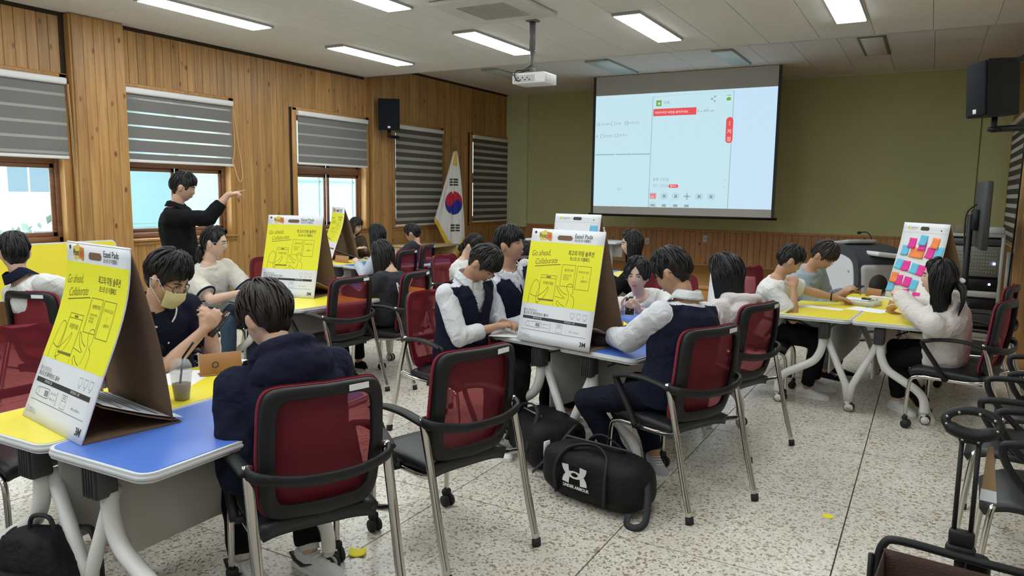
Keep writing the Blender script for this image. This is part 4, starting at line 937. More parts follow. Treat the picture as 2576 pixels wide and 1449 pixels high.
# ------------------------------------------------------------------ things on the tables and floor
def sheet_of(pts, z, label, m=PAPER, name='paper_sheet', cat='paper', th=.0012):
    mb = MB(); c = V((sum(p[0] for p in pts) / len(pts), sum(p[1] for p in pts) / len(pts), 0)); mb.prism([(p[0] - c.x, p[1] - c.y) for p in pts], 0, th); o = mb.build(name, m); o.location = (c.x, c.y, z); return tag(o, label, cat)
def a4(x, y, rz, z, label, w=.21, h=.297, **k):
    c, s = math.cos(rz), math.sin(rz); return sheet_of([(x + a * c - b * s, y + a * s + b * c) for a, b in ((-w / 2, -h / 2), (w / 2, -h / 2), (w / 2, h / 2), (-w / 2, h / 2))], z, label, **k)
def write_lines(o, w, h, n=7):
    mb = MB(); r3 = random.Random(n)
    for k in range(n): mb.box((0, -h / 2 + (k + .8) * h / (n + .6), .0014), (w * r3.uniform(.5, .85), .004, .0004))
    mb.build('print_lines', INKG, o)
a4(-3.13, 2.30, rad(30), TZ, 'white worksheet behind the plastic cup on the yellow foreground table'); a4(-3.22, 2.62, rad(14), TZ, 'second white sheet at the far edge of the yellow foreground table', .15, .2)
a4(-2.38, 4.20, rad(20), TZ, 'white sheet under the hands of the bowed student'); 
a4(-.78, 6.62, rad(-12), TZ, 'white sheet lying along the boys\' side of the right table', .42, .12); o = a4(-.39, 6.70, rad(-22), TZ, 'printed white sheet in the middle of the right table', .30, .21)
a4(-.33, 7.50, rad(-20), TZ, 'white paper roll edge beneath the note-covered easel', .22, .07, th=.02)
def l_stand(x, y, rz, label, w=.13, h=.085, m=KRAFT):
    t = thing('name_stand', (x, y, TZ), label, 'name stand', rz, 'folded wooden name stands')
    b = MB(); b.rbox((0, .03, .004), (w, .075, .006), .002, 1); b.build('foot', m, t); b = MB(); b.rbox((0, 0, h / 2), (w, .006, h), .002, 1, Matrix.Rotation(rad(-14), 4, 'X')); b.build('upright', m, t); return t
s1 = l_stand(-3.02, 2.44, rad(62), 'tan folded name stand beside the hoodie student\'s sleeve', .2, .11)
mb = MB(); mb.tube([(-.03 + .014 * math.cos(2 * PI * k / 10), -.0115 + .002, .055 + .014 * math.sin(2 * PI * k / 10)) for k in range(10)], .003, 5, True); mb.build('hand_lettering', INK, s1)
l_stand(-3.14, 1.83, rad(75), 'tan name stand peeking out left of the bowed easel', .14, .09)
l_stand(-.235, 6.62, rad(-62), 'brown folded name stand on the right table before the woman', .12, .10); l_stand(-.42, 7.62, rad(-40), 'brown name stand at the far end of the right table', .17, .08)
l_stand(-6.58, 7.22, rad(-8), 'brown name stand on the far left table below the sideways easel', .26, .09)
l_stand(-1.86, 4.72, rad(15), 'brown name stand before the student facing the camera', .16, .05)
# drink cup
t = thing('iced_drink_cup', (-2.80, 2.05, TZ), 'clear plastic cup with dome lid, straw and brown iced drink', 'cup')
b = MB(); b.lathe([(.030, 0), (.032, .002), (.046, .125), (.047, .128), (.0455, .128), (.031, .004), (.0, .003)], 24); b.build('cup_body', CLEAR, t)
b = MB(); b.lathe([(.0, .005), (.0305, .005), (.039, .072), (.0, .073)], 24); b.build('iced_drink', mat('iced_coffee', (.20, .125, .085), .35), t)
b = MB(); b.lathe([(.049, .124), (.050, .13), (.046, .135), (.044, .155), (.034, .175), (.014, .186), (.012, .184), (.033, .172), (.042, .153)], 24); b.build('dome_lid', CLEAR, t)
b = MB(); b.tube([(-.012, -.006, .02), (.012, .004, .19), (.05, .03, .255)], .0048, 8); b.build('straw', BLACKP, t)
# notes, boxes and phones on tables
def block(x, y, rz, z, d, m, label, cat, name, r=.003, group=None):
    mb = MB(); mb.rbox((0, 0, d[2] / 2), d, r, 2, smooth=False); o = mb.build(name, m); o.location = (x, y, z); o.rotation_euler = (0, 0, rz); return tag(o, label, cat, group)
PHONE = mat('phone_black', (.012, .012, .014), .15); PHW = mat('phone_lilac', (.50, .50, .60), .3)
block(-3.05, 2.56, rad(40), TZ, (.075, .075, .004), YELN, 'yellow sticky note on the foreground table behind the name stand', 'sticky note', 'sticky_note')
def curl_note(x, y, rz, z, label):
    mb = MB(); mb.sheet(lambda a, b: V(((a - .5) * .076, (b - .5) * .076, .002 + .02 * (a - .5) ** 2 * 4 * .6)), .001, 6, 4); o = mb.build('sticky_note', YELN); o.location = (x, y, z); o.rotation_euler = (0, 0, rz); return tag(o, label, 'sticky note', 'loose yellow sticky notes')
curl_note(-1.83, 4.92, rad(-10), TZ, 'yellow sticky note curled up on the blue table before the phone user'); curl_note(-1.80, 4.62, rad(20), TZ + .002, 'yellow sticky note by the sleeve of the student in glasses')
curl_note(-2.18, 2.47, rad(35), .001, 'yellow sticky note on the floor right of the white sneakers'); 
o = block(-.355, 4.03, rad(40), .0005, (.05, .05, .002), YELN, 'yellow paper scrap on the floor near the lower right', 'paper', 'paper_scrap')
t = thing('stationery_box', (-.47, 7.0, TZ), 'clear tray with papers and a black case on the right table', 'tray', rad(-15)); b = MB(); b.rbox((0, 0, .02), (.28, .2, .04), .006, 1); b.build('tray', see_through('tray_plastic', (.7, .7, .62), .35, .3), t)
b = MB(); b.rbox((-.02, .0, .047), (.2, .14, .012), .002, 1); b.build('paper_stack', PAPER, t); b = MB(); b.rbox((.05, -.03, .06), (.07, .05, .014), .005, 2); b.build('black_case', PHONE, t)
block(-.16, 6.98, rad(-20), TZ, (.15, .075, .014), GREYM, 'grey flat case by the arm of the woman in white', 'case', 'flat_case', .005)
block(-6.35, 7.35, rad(-10), TZ, (.16, .11, .03), mat('mint', (.25, .5, .45), .6), 'mint green box on the far left table beside the name stand', 'box', 'small_box'); block(-6.28, 7.5, rad(-12), TZ, (.14, .07, .05), PHONE, 'black pencil case on the far left table', 'pencil case', 'pencil_case')
block(-5.08, 4.42, rad(-8), TZ, (.2, .28, .012), PAPER, 'white notebook on the blue table by the woman in the ringer T-shirt', 'notebook', 'notebook')
mb = MB(); mb.ell((0, 0, .045), (.075, .06, .05)); mb.ell((.05, .05, .04), (.05, .05, .04)); o = mb.build('fuzzy_pouch', mat('dark_brown_fur', (.035, .018, .015), .95, bump=1, bscale=120)); o.location = (-1.70, 4.12, TZ - .003); tag(o, 'dark brown soft pouch at the elbow of the student in glasses', 'pouch')

# ------------------------------------------------------------------ bags on the floor
NYL = mat('black_nylon', (.007, .007, .008), .65, spec=.25, bump=.6, bscale=45)
STRAP = mat('black_strap', (.016, .016, .018), .7)
def wob(p, s, a): return a * noise.noise(V(p) * s)
def bag_body(L, Wd, H, sag, seed, n=26, m=22):
    b = MB(); rings = []
    for i in range(n + 1):
        t_ = i / n; x = (t_ - .5) * L; e = max(0.0, 1 - abs(2 * t_ - 1) ** 5) ** .5; r = []
        for k in range(m):
            a = 2 * PI * k / m; c, s = math.cos(a), math.sin(a); y = math.copysign(abs(c) ** .65, c) * Wd / 2 * (.25 + .75 * e); z = math.copysign(abs(s) ** .65, s) * H / 2 * (.3 + .7 * e)
            if s > 0: z *= 1 - sag * (1 - (2 * t_ - 1) ** 2) * (.6 + .4 * math.sin(7 * t_ + seed))
            p = V((x, y, z + H / 2)); p += V((0, y, z)).normalized() * wob((x + seed, y, z), 9, .016); p.z = max(p.z, .002); r.append(p)
        rings.append(r)
    b.ring_tube(rings); return b
t = thing('duffel_bag', (-1.47, 3.60, 0), 'black duffel bag with white sports logo, on the floor in front', 'bag', rad(-14))
bag_body(.66, .30, .30, .14, 1).build('bag_body', NYL, t)
b = MB(); b.tube(smooth_path([(-.16, -.155, .05), (-.16, -.165, .2), (-.12, -.10, .29), (.02, -.06, .325), (.12, -.09, .29), (.16, -.155, .2), (.16, -.16, .05)], 6), .018, 6, flat=(.3, 1)); b.tube(smooth_path([(-.14, .14, .2), (-.08, .04, .31), (.03, .0, .37), (.12, .04, .31), (.16, .15, .2)], 6), .018, 6, flat=(.3, 1)); b.build('handle', STRAP, t)
b = MB(); b.tube(smooth_path([(.30, 0, .22), (.35, -.05, .15), (.385, -.12, .04), (.36, -.17, .015), (.31, -.17, .02), (.30, -.14, .06)], 6), .02, 6, flat=(.2, 1)); b.build('shoulder_strap', STRAP, t)
b = MB(); b.tube([(-.2, -.02, .318), (.2, .02, .315)], .006, 5); b.build('zip', DGREY, t)
P = Print(lambda u, v, off: V((u, -.162 - off - .006 * math.cos(v * 20), v)))
def thick(pts, ws):
    q = [V((p[0], p[1])) for p in pts]; vs = []; fs = []
    for i in range(len(q)):
        d = (q[min(i + 1, len(q) - 1)] - q[max(i - 1, 0)]).normalized(); nn = V((-d.y, d.x)) * ws[i] / 2; vs += [tuple(q[i] + nn), tuple(q[i] - nn)]
        if i: fs.append((2 * i - 2, 2 * i - 1, 2 * i + 1, 2 * i))
    return vs, fs
BW = mat('logo_white', (.75, .75, .75), .5)
for s_ in (1, -1):
    pts = [(-.03 - .060 * math.cos(PI * k / 16), .178 + s_ * (.050 - .066 * math.sin(PI * k / 16))) for k in range(17)]; P.put(thick(pts, [.009 + .036 * abs(math.cos(PI * k / 16)) ** 2 for k in range(17)]), BW, off=.012 + .001 * s_)
P.text('UNDER ARMOUR', .022, -.105, .105, BW, 'LEFT', .0008, 0, .012); P.build({'logo_white': 'sports_logo'}, t)
b = MB(); b.rbox((-.325, -.05, .22), (.012, .05, .09), .004, 1); b.build('white_tab', BW, t)
t = thing('gym_bag', (-2.0, 4.02, 0), 'black bag lying behind the duffel, under the middle table', 'bag', rad(-38))
bag_body(.52, .40, .30, .05, 5).build('bag_body', NYL, t); b = MB(); b.tube(smooth_path([(-.15, -.2, .1), (-.1, -.12, .33), (.1, -.1, .34), (.16, -.2, .12)], 6), .02, 6, flat=(.3, 1)); b.tube(smooth_path([(.2, .1, .2), (.3, .05, .3), (.33, -.1, .18), (.25, -.2, .03)], 6), .016, 6, flat=(.3, 1)); b.build('strap', STRAP, t)
b = MB(); b.tube([(-.15, -.1, .305), (.1, -.08, .31)], .005, 5); b.build('zip', GREYM, t)
t = thing('backpack', (-2.86, 1.44, 0), 'black backpack on the floor under the foreground tables', 'bag', rad(20))
b = MB(); rings = []
for i in range(15):
    q = i / 14; w = .20 * (1 - .55 * q ** 2.2); d = .13 * (1 - .5 * q ** 2); rings.append([V((w * math.copysign(abs(math.cos(a)) ** .7, math.cos(a)), d * math.copysign(abs(math.sin(a)) ** .7, math.sin(a)), q * .36)) + V((wob((k, q * 5, 1), .8, .02), wob((k, q * 6, 7), .8, .02), 0)) for k, a in enumerate(2 * PI * j / 20 for j in range(20))])
b.ring_tube(rings); b.build('bag_body', NYL, t)
b = MB(); b.rbox((0, -.13, .15), (.26, .08, .22), .035, 3); b.build('front_pocket', NYL, t)
b = MB(); b.tube(smooth_path([(-.05, .03, .35), (-.03, .03, .405), (.04, .03, .405), (.06, .03, .34)], 5), .009, 6); b.build('grab_loop', STRAP, t)
b = MB(); b.tube(smooth_path([(.08, .1, .34), (.17, .08, .35), (.2, .08, .26), (.19, .1, .1)], 6), .018, 6, flat=(.3, 1)); b.build('shoulder_strap', STRAP, t); b = MB(); b.tube(smooth_path([(-.08, .1, .34), (-.17, .1, .32), (-.22, .08, .25), (-.2, .1, .06)], 6), .018, 6, flat=(.3, 1)); b.build('shoulder_strap', STRAP, t)
b = MB(); b.rbox((.06, -.175, .10), (.05, .004, .012), .001, 1, Matrix.Rotation(rad(-25), 4, 'Y')); b.build('white_mark', BW, t)

# ------------------------------------------------------------------ black chairs and trolley at the lower right
def black_chair(label):
    t = thing('black_armchair', (0, 0, 0), label, 'chair', 0, 'black vinyl armchairs at the right edge')
    s = MB(); s.sheet(lambda u, v: V(((u - .5) * (.50 - .10 * (2 * v - 1) ** 2 * (1 if v > .5 else .3)), -.24 + v * .50, .475 + .012 * math.sin(u * PI) - .10 * max(0, v - .75) ** 2 * 8)), .03, 12, 12); s.build('seat', VINYL, t)
    b = MB(); b.sheet(lambda u, v: V(((.5 - u) * .46, -.25 - .08 * v + .05 * (2 * u - 1) ** 2, .56 + v * .36)), .025, 10, 8); b.build('backrest', VINYL, t)
    for k in (-1, 1):
        l = MB(); l.tube(smooth_path([(k * .17, .12, .45), (k * .2, .2, .445), (k * .215, .225, .40), (k * .225, .26, .012)], 5), .0125, 9); lo = l.build('leg', CHROME, t); g = MB(); g.tube([(k * .225, .26, 0), (k * .225, .26, .03)], .016, 9); g.build('glide', RUBBER, lo)
        l = MB(); l.tube(smooth_path([(k * .17, -.12, .45), (k * .2, -.22, .445), (k * .215, -.25, .40), (k * .225, -.33, .012)], 5), .0125, 9); lo = l.build('leg', CHROME, t); g = MB(); g.tube([(k * .225, -.33, 0), (k * .225, -.328, .03)], .016, 9); g.build('glide', RUBBER, lo)
        a = MB(); a.tube(smooth_path([(k * .235, -.26, .72), (k * .255, -.1, .73), (k * .26, .16, .725), (k * .255, .205, .69), (k * .25, .15, .58), (k * .23, .02, .455)], 6), .0155, 8, flat=(1, .8)); a.build('arm', BLACKP, t)
    u = MB(); u.tube([(-.17, .12, .45), (.17, .12, .45)], .011, 8); u.tube([(-.17, -.12, .45), (.17, -.12, .45)], .011, 8); u.build('under_rail', CHROME, t); return t
bc = black_chair('nearest black vinyl armchair at the right edge, behind the trolley'); bc.location = (.52, 3.58, 0); bc.rotation_euler = (0, 0, rad(88))
dup(bc, (.50, 4.26, 0), rad(84), 'second black vinyl armchair at the right edge'); dup(bc, (.66, 4.98, 0), rad(86), 'farthest black vinyl armchair at the right edge, only its arm visible')

t = thing('folding_trolley', (.15, 2.5, 0), 'black folding trolley with oval handle and brown fabric bag', 'trolley', rad(-6))
BROWN = mat('brown_fabric', (.060, .030, .022), .85, bump=.5, bscale=160)
b = MB(); b.tube([(0.068 * math.cos(2 * PI * k / 28), -.0 + .012 * math.sin(2 * PI * k / 28), 1.00 + .033 * math.sin(2 * PI * k / 28)) for k in range(28)], [.0135 + .006 * (math.sin(2 * PI * k / 28) < -.5) for k in range(28)], 8, True, flat=(1, .8)); b.rbox((0, -.004, .955), (.064, .026, .035), .010, 2); b.build('handle', BLACKP, t)
b = MB()
for a in (35, 75, 120, 160, 200, 245, 295, 340): b.ell((.068 * math.cos(rad(a)), -.0135, 1.0 + .033 * math.sin(rad(a))), (.0042, .003, .0042), None, 8, 5)
for x in (-.02, .02): b.ell((x, -.018, .95), (.0042, .004, .0042), None, 8, 5)
b.build('rivets', ALU, t)
for k in (-1, 1): b = MB(); b.tube([(k * .0215, 0, .95), (k * .0215, 0, .62)], .0068, 8); b.build('handle_tube', BLACKP, t)
b = MB(); b.rbox((0, 0, .645), (.068, .034, .05), .01, 2); b.rbox((-.0, 0, .60), (.08, .04, .05), .012, 2); b.tube([(0, 0, .58), (0, 0, .30)], .014, 8); b.rbox((.045, .03, .55), (.07, .05, .09), .025, 3); b.build('clamp', BLACKP, t)
b = MB(); b.tube(smooth_path([(-.215, -.05, .34), (-.212, -.05, .52), (-.20, -.045, .585), (-.16, -.04, .605), (0, -.035, .60), (.16, -.04, .60), (.5, -.04, .60), (.6, -.04, .58), (.62, -.05, .34)], 6), .013, 9); b.tube([(-.23, -.06, .40), (-.23, -.06, .55)], .009, 6); b.build('frame_bar', BLACKP, t)
b = MB(); b.sheet(lambda u, v: V((-.195 + u * .8, -.075 - .02 * math.sin(u * 9) * v - .45 * (v > .52) * (v - .52) * .4, .585 - v * .42)), .004, 20, 14); b.build('fabric_front', BROWN, t)
b = MB(); b.sheet(lambda u, v: V((-.195 + u * .03, -.08 - v * .5, .575 - .03 * math.sin(v * 3) - u * .4)), .004, 4, 10); b.build('fabric_side', BROWN, t)
b = MB(); b.box((.2, -.3, .14), (.8, .5, .02)); b.build('base_board', BROWN, t)
for k in (-1, 1):
    for q in (-.05, -.52): b = MB(); b.tube([(.2 + k * .36 - .012, q, .06), (.2 + k * .36 + .012, q, .06)], .06, 18); b.tube([(.2 + k * .36, q, .06), (.2 + k * .36, q, .14)], .012, 6); b.build('wheel', RUBBER, t)
t = thing('paper_tag', (.205, 2.52, .80), 'brown and white paper tag tied to the trolley handle', 'tag', rad(-10))
b = MB(); b.prism([(-.010, .13), (.004, .13), (.022, .0), (-.016, .0)], -.001, .001, Matrix.Rotation(PI / 2, 4, 'X')); b.build('kraft_paper', mat('kraft', (.34, .22, .12), .8), t); b = MB(); b.prism([(-.017, .0), (.022, .0), (.025, -.035), (-.018, -.035)], -.0015, .0015, Matrix.Rotation(PI / 2, 4, 'X')); b.build('white_label', PAPER, t)

# ------------------------------------------------------------------ people
REM = []
def remesh_later(o, vox, smooth=2, wr=0, ws=9, cut=None, seed=0): REM.append((o, vox, smooth, wr, ws, cut, seed))
def _g(x, c, s): return math.exp(-((x - c) / s) ** 2)
def head_pt(d):
    x, y, z = d; X, Y, Z = .074 * x, .094 * y, .118 * z
    if z < 0:
        q = -z; X *= 1 - .36 * q * q; Y *= (1 - .06 * q) if y > 0 else (1 - .42 * q)
    if y < 0 and z > -.2: X *= 1.04
    if y > 0:
        ax = abs(x); k = min(1, y * 2.2)
        prof = 0
        if -.36 < z < .16: prof = ((.16 - z) / .40) ** 1.3 if z > -.24 else max(0, (z + .36) / .12)
        Y += k * (.0175 * prof * _g(x, 0, .15) - .0085 * _g(ax, .37, .19) * _g(z, .05, .13) + .003 * _g(z, .21, .09) * _g(ax, .3, .3) + .004 * _g(ax, .48, .16) * _g(z, -.2, .16)
                  + .0055 * _g(x, 0, .22) * _g(z, -.47, .055) + .006 * _g(x, 0, .19) * _g(z, -.58, .05) - .003 * _g(x, 0, .25) * _g(z, -.525, .02) + .007 * _g(x, 0, .26) * _g(z, -.86, .14) - .003 * _g(z, -.7, .06) * _g(x, 0, .3))
    return V((X, Y, Z))
def head_mesh(mb, M, s):
    nu, nv = 44, 34; vs = [M @ (head_pt((0, 0, 1)) * s)]
    for j in range(1, nv):
        th = PI * j / nv
        for i in range(nu): a = 2 * PI * i / nu; vs.append(M @ (head_pt((math.sin(th) * math.sin(a), math.sin(th) * math.cos(a), math.cos(th))) * s))
    vs.append(M @ (head_pt((0, 0, -1)) * s)); fs = [(0, 1 + (i + 1) % nu, 1 + i) for i in range(nu)]
    for j in range(nv - 2):
        for i in range(nu): k = (i + 1) % nu; a = 1 + j * nu; fs.append((a + i, a + k, a + nu + k, a + nu + i))
    a = 1 + (nv - 2) * nu; e = len(vs) - 1; fs += [(a + i, a + (i + 1) % nu, e) for i in range(nu)]
    mb.add(vs, fs)
    R = M.to_3x3().normalized()
    for k in (-1, 1):
        Re = R @ Euler((rad(-12), 0, rad(-k * 22))).to_matrix()
        mb.ell(M @ (V((k * .079, -.012, -.004)) * s), (.009 * s, .017 * s, .031 * s), Re, 12, 8); mb.ell(M @ (V((k * .081, -.018, .010)) * s), (.009 * s, .017 * s, .018 * s), Re, 10, 7)
def fsurf(x, z): return head_pt((x / .074, math.sqrt(max(.05, 1 - (x / .074) ** 2 - (z / .118) ** 2)), z / .118))
def interp(keys, a):
    for (a0, v0), (a1, v1) in zip(keys, keys[1:]):
        if a <= a1: t = (a - a0) / (a1 - a0); t = t * t * (3 - 2 * t); return v0 + (v1 - v0) * t
    return keys[-1][1]
def make_hair(M, s, kind, seed, fringe=.0, vol=.026, length=.3, part=0.0, under=1.0):
    r = random.Random(seed); mb = MB()
    if kind == 'short': keys = [(0, .062 - fringe), (38, .055 - fringe), (60, .03 - fringe * .4), (72, -.014), (84, .020), (100, .024), (125, -.035), (150, -.066), (180, -.072)]
    elif kind == 'curtain': keys = [(0, .088), (16, .066), (36, .022), (60, -.02), (84, -.012), (100, .0), (125, -.045), (180, -.072)]
    elif kind == 'tied': keys = [(0, .078), (35, .066), (58, .03), (72, -.01), (86, .012), (105, .0), (140, -.05), (180, -.062)]
    else: keys = [(0, .068 - fringe), (34, .058 - fringe), (56, .03), (70, -.03), (84, -.07), (180, -.075)]
    def zb(az): a = abs(math.degrees(az)) % 360; a = 360 - a if a > 180 else a; return interp(keys, a)
    def th_b(az): return math.acos(max(-.95, min(.98, zb(az) / .118)))
    def thick(az, t):
        a = abs(math.degrees(az)); a = 360 - a if a > 180 else a
        side = vol * (.75 if 50 < a < 130 else .95)
        end = (.0045 * under if a > 70 else .012) if kind == 'short' else (.006 if kind == 'tied' else .016)
        return vol * 1.05 + (side - vol) * min(1, t * 2) if t < .45 else side + (end - side) * ((t - .45) / .55) ** 1.3
    def hp(az, t, lift=0, jit=True):
        th = th_b(az) * t; d = V((math.sin(th) * math.sin(az), math.sin(th) * math.cos(az), math.cos(th)))
        p = V((.0745 * d.x, .0945 * d.y, .118 * d.z))
        if d.z < 0: p.y *= (1 - .06 * -d.z) if d.y > 0 else (1 - .42 * -d.z)
        n = .006 * noise.noise(V((d.x * 3.5 + seed, d.y * 3.5, d.z * 3.5))) + .0035 * noise.noise(V((az * 9 + seed, t * 2.2, 1))) if jit else 0
        return p + d * (thick(az, t) + lift + n * min(1, t * 3))
    nu, nv = 72, 14; vs = [M @ (hp(0, 0) * s)]
    for j in range(1, nv + 1):
        for i in range(nu): vs.append(M @ (hp(2 * PI * i / nu - PI, j / nv) * s))
    for i in range(nu):
        az = 2 * PI * i / nu - PI; q = hp(az, 1, -thick(az, 1) - .006, False); vs.append(M @ (q * s))
    fs = [(0, 1 + (i + 1) % nu, 1 + i) for i in range(nu)]
    for j in range(nv):
        for i in range(nu): k = (i + 1) % nu; a = 1 + j * nu; fs.append((a + i, a + k, a + nu + k, a + nu + i))
    mb.add(vs, fs)
    dn = M.to_3x3().normalized().inverted() @ V((0, 0, -1))
    def lock(pts, rs, fl=.55): mb.tube([M @ (p * s) for p in pts], [q * s for q in rs], 5, flat=(1, fl), caps=True)
    nl = 150 if kind == 'short' else 90
    for k in range(nl):
        az = r.uniform(-PI, PI); a = abs(math.degrees(az)); t0 = r.uniform(.02, .62); t1 = min(1.0, t0 + r.uniform(.3, .55)); over = 0
        if kind == 'short' and a < 62 and t1 > .8: over = r.uniform(.0, .13)
        if kind == 'short' and a > 115: t1 = min(t1, .85)
        sw = r.uniform(-.25, .25) + part * (1 if a < 80 else .2)
        pts = [hp(az + sw * q / 6, t0 + (t1 + over - t0) * q / 6, .001 + .004 * math.sin(q / 6 * PI) - (.004 if q == 6 else 0)) for q in range(7)]
        lock(pts, [.003, .0062, .0075, .007, .0055, .0036, .001])
    if kind == 'tied':
        c = hp(PI, .93, .012); 
        for k in range(34):
            a = r.uniform(0, 2 * PI); q = V((math.cos(a), .3 * math.sin(a), math.sin(a))) * r.uniform(.005, .03); L_ = length * r.uniform(.6, 1)
            lock([c + q * .5, c + q + V((0, -.03, .0)), c + q * 1.3 + V((0, -.035, 0)) + dn * L_ * .5, c + q * .8 + V((0, -.02, 0)) + dn * L_], [.008, .014, .013, .002], .8)
        mb.ell(M @ ((c + V((0, -.02, 0)) + dn * .03) * s), (.035 * s, .03 * s, .045 * s), M.to_3x3().normalized(), 12, 8)
    if kind == 'long':
        a0 = rad(68); rows = 9
        def curt(az, q, lift=0):
            b = hp(az, .92, .0); out = V((b.x, b.y, 0)); p = b + dn * (length * q); k = min(1, q * 1.5)
            f = 1 - .12 * k; cx = V((b.x * f, b.y * f - (.012 * k), b.z)) + dn * (length * q)
            w = .010 * noise.noise(V((az * 7 + seed, q * 2, 3))) * k
            return cx + out.normalized() * (w + lift)
        n = 56; vs = []; vi = []
        for j in range(rows + 1):
            for i in range(n + 1): az = a0 + (2 * PI - 2 * a0) * i / n; vs.append(M @ (curt(az, j / rows * (1 - .06 * abs(math.sin(i * 1.7)))) * s)); vi.append(M @ (curt(az, j / rows * .97, -.014) * s))
        w = n + 1; K = len(vs); fs = []
        for j in range(rows):
            for i in range(n): q = (j * w + i, (j + 1) * w + i, (j + 1) * w + i + 1, j * w + i + 1); fs.append(q); fs.append(tuple(K + x for x in reversed(q)))
        for i in range(n): fs.append((rows * w + i, K + rows * w + i, K + rows * w + i + 1, rows * w + i + 1))
        for j in range(rows): fs.append((j * w, K + j * w, K + (j + 1) * w, (j + 1) * w)); fs.append((j * w + n, (j + 1) * w + n, K + (j + 1) * w + n, K + j * w + n))
        mb.add(vs + vi, fs)
        for k in range(110):
            az = r.uniform(a0 - .12, 2 * PI - a0 + .12); L_ = r.uniform(.75, 1.06); sw = r.uniform(-.1, .1)
            pts = [hp(az, .55, .002), hp(az, .8, .003)] + [curt(az + sw * q, q * L_, .003 - .006 * (q > .9)) for q in (.1, .35, .6, .85, 1)]
            lock(pts, [.003, .007, .0085, .0085, .008, .006, .001])
    return mb
def ik(a, c, l1, l2, pole):
    d = c - a; L_ = d.length; mx = (l1 + l2) * .998
    if L_ > mx: c = a + d * (mx / L_); d = c - a; L_ = mx
    q = (l1 * l1 - l2 * l2 + L_ * L_) / (2 * L_); h = math.sqrt(max(0, l1 * l1 - q * q)); n = d.normalized(); p = pole - n * pole.dot(n)
    p = p.normalized() if p.length > 1e-5 else n.orthogonal().normalized()
    return a + n * q + p * h, c
def hand(mb, w, fd, pn, side, s=1.0, curl=.5, point=False, spread=.05):
    # w wrist, fd finger direction, pn palm normal, side +1 when the thumb lies towards fd x pn
    fd = fd.normalized(); pn = (pn - fd * pn.dot(fd)).normalized(); th = fd.cross(pn) * side
    r = .0082 * s; kn = []
    mb.caps(w, .0255 * s, w + fd * .03 * s, .026 * s, 10)
    for i, (o, L_) in enumerate(((.030, .088), (.010, .092), (-.010, .087), (-.029, .078))):
        k = w + fd * L_ * s + th * o * s; kn.append(k); mb.caps(w + fd * .022 * s + th * o * .55 * s, .0135 * s, k, .0118 * s, 9)
    mb.ell(w + fd * .05 * s, (.036 * s, .013 * s, .046 * s), Matrix((th, pn, fd)).transposed(), 12, 8)
    for i, (k, L_) in enumerate(zip(kn, (.072, .080, .074, .058))):
        c = curl; 
        if point: c = .04 if i == 0 else 1.25
        a = 0; p = k; d0 = (fd + th * spread * (1.5 - i)).normalized()
        for j, f in enumerate((.46, .30, .24)):
            a += c * (.75 if j == 0 else .95); d = d0 * math.cos(a) + pn * math.sin(a); q = p + d * L_ * f * s; mb.caps(p, r * (1.08 - .1 * j), q, r * (1.0 - .12 * j), 8); p = q
    b = w + fd * .028 * s + th * .024 * s; d1 = (fd * .62 + th * .72 + pn * .25).normalized(); m_ = b + d1 * .040 * s; d2 = (fd * .85 + th * .25 + pn * (.25 + .5 * min(curl, 1))).normalized(); e = m_ + d2 * .034 * s; d3 = (fd * .9 + pn * (.2 + .5 * min(curl, 1))).normalized()
    mb.caps(b, .0125 * s, m_, .0105 * s, 8); mb.caps(m_, .0102 * s, e, .0092 * s, 8); mb.caps(e, .0092 * s, e + d3 * .024 * s, .0075 * s, 8)

def shoe(name, ank, yaw, m, parent, org, accent=None, s=1.0, sock=None):
    F = V((math.cos(yaw), math.sin(yaw), 0)); Lf = V((-F.y, F.x, 0)); g = V((ank.x, ank.y, 0)) - org; lift = max(0, ank.z - .085)
    rings = []
    for f, w, h, z0 in ((-.085, .012, .03, .02), (-.08, .028, .06, .004), (-.06, .036, .085, 0), (-.02, .039, .092, 0), (.02, .040, .085, 0), (.06, .043, .070, 0), (.10, .047, .055, 0), (.14, .045, .046, 0), (.17, .034, .038, .003), (.19, .014, .026, .01)):
        rr = []
        for k in range(14):
            a = 2 * PI * k / 14; c, q = math.cos(a), math.sin(a); z = z0 + (h - z0) * (.5 + .5 * math.copysign(abs(q) ** .6, q)); rr.append(g + F * f * s + Lf * math.copysign(abs(c) ** .7, c) * w * (1 if q < .3 else .82) * s + V((0, 0, z * s + lift)))
        rings.append(rr)
    o = MB().ring_tube(rings).build(name, m, parent)
    so = MB(); so.prism([(p.x, p.y) for p in [g + F * f * s + Lf * w * s for f, w in ((-.088, .0), (-.075, .034), (-.02, .042), (.06, .046), (.11, .05), (.16, .042), (.193, .012), (.193, -.012), (.16, -.042), (.11, -.05), (.06, -.046), (-.02, -.042), (-.075, -.034))]], lift + .001, lift + .024); so.build('sole', WPAINT if accent is None else accent[0], o)
    if accent:
        for k in (-1, 1): st = MB(); st.tube([g + F * f * s + Lf * k * w * s + V((0, 0, z + lift)) for f, w, z in ((-.080, .030, .066), (-.04, .041, .045), (.01, .044, .036), (.06, .043, .055))], [.012, .011, .015, .004], 6, flat=(.35, 1)); st.build('side_stripe', accent[1], o)
    la = MB()
    for q in range(4): la.tube([g + F * (.04 + .02 * q) * s + Lf * k * .024 * s + V((0, 0, lift + .086 - .009 * q)) for k in (-1, 0, 1)], .0035, 5)
    la.build('laces', WPAINT, o)
    return o
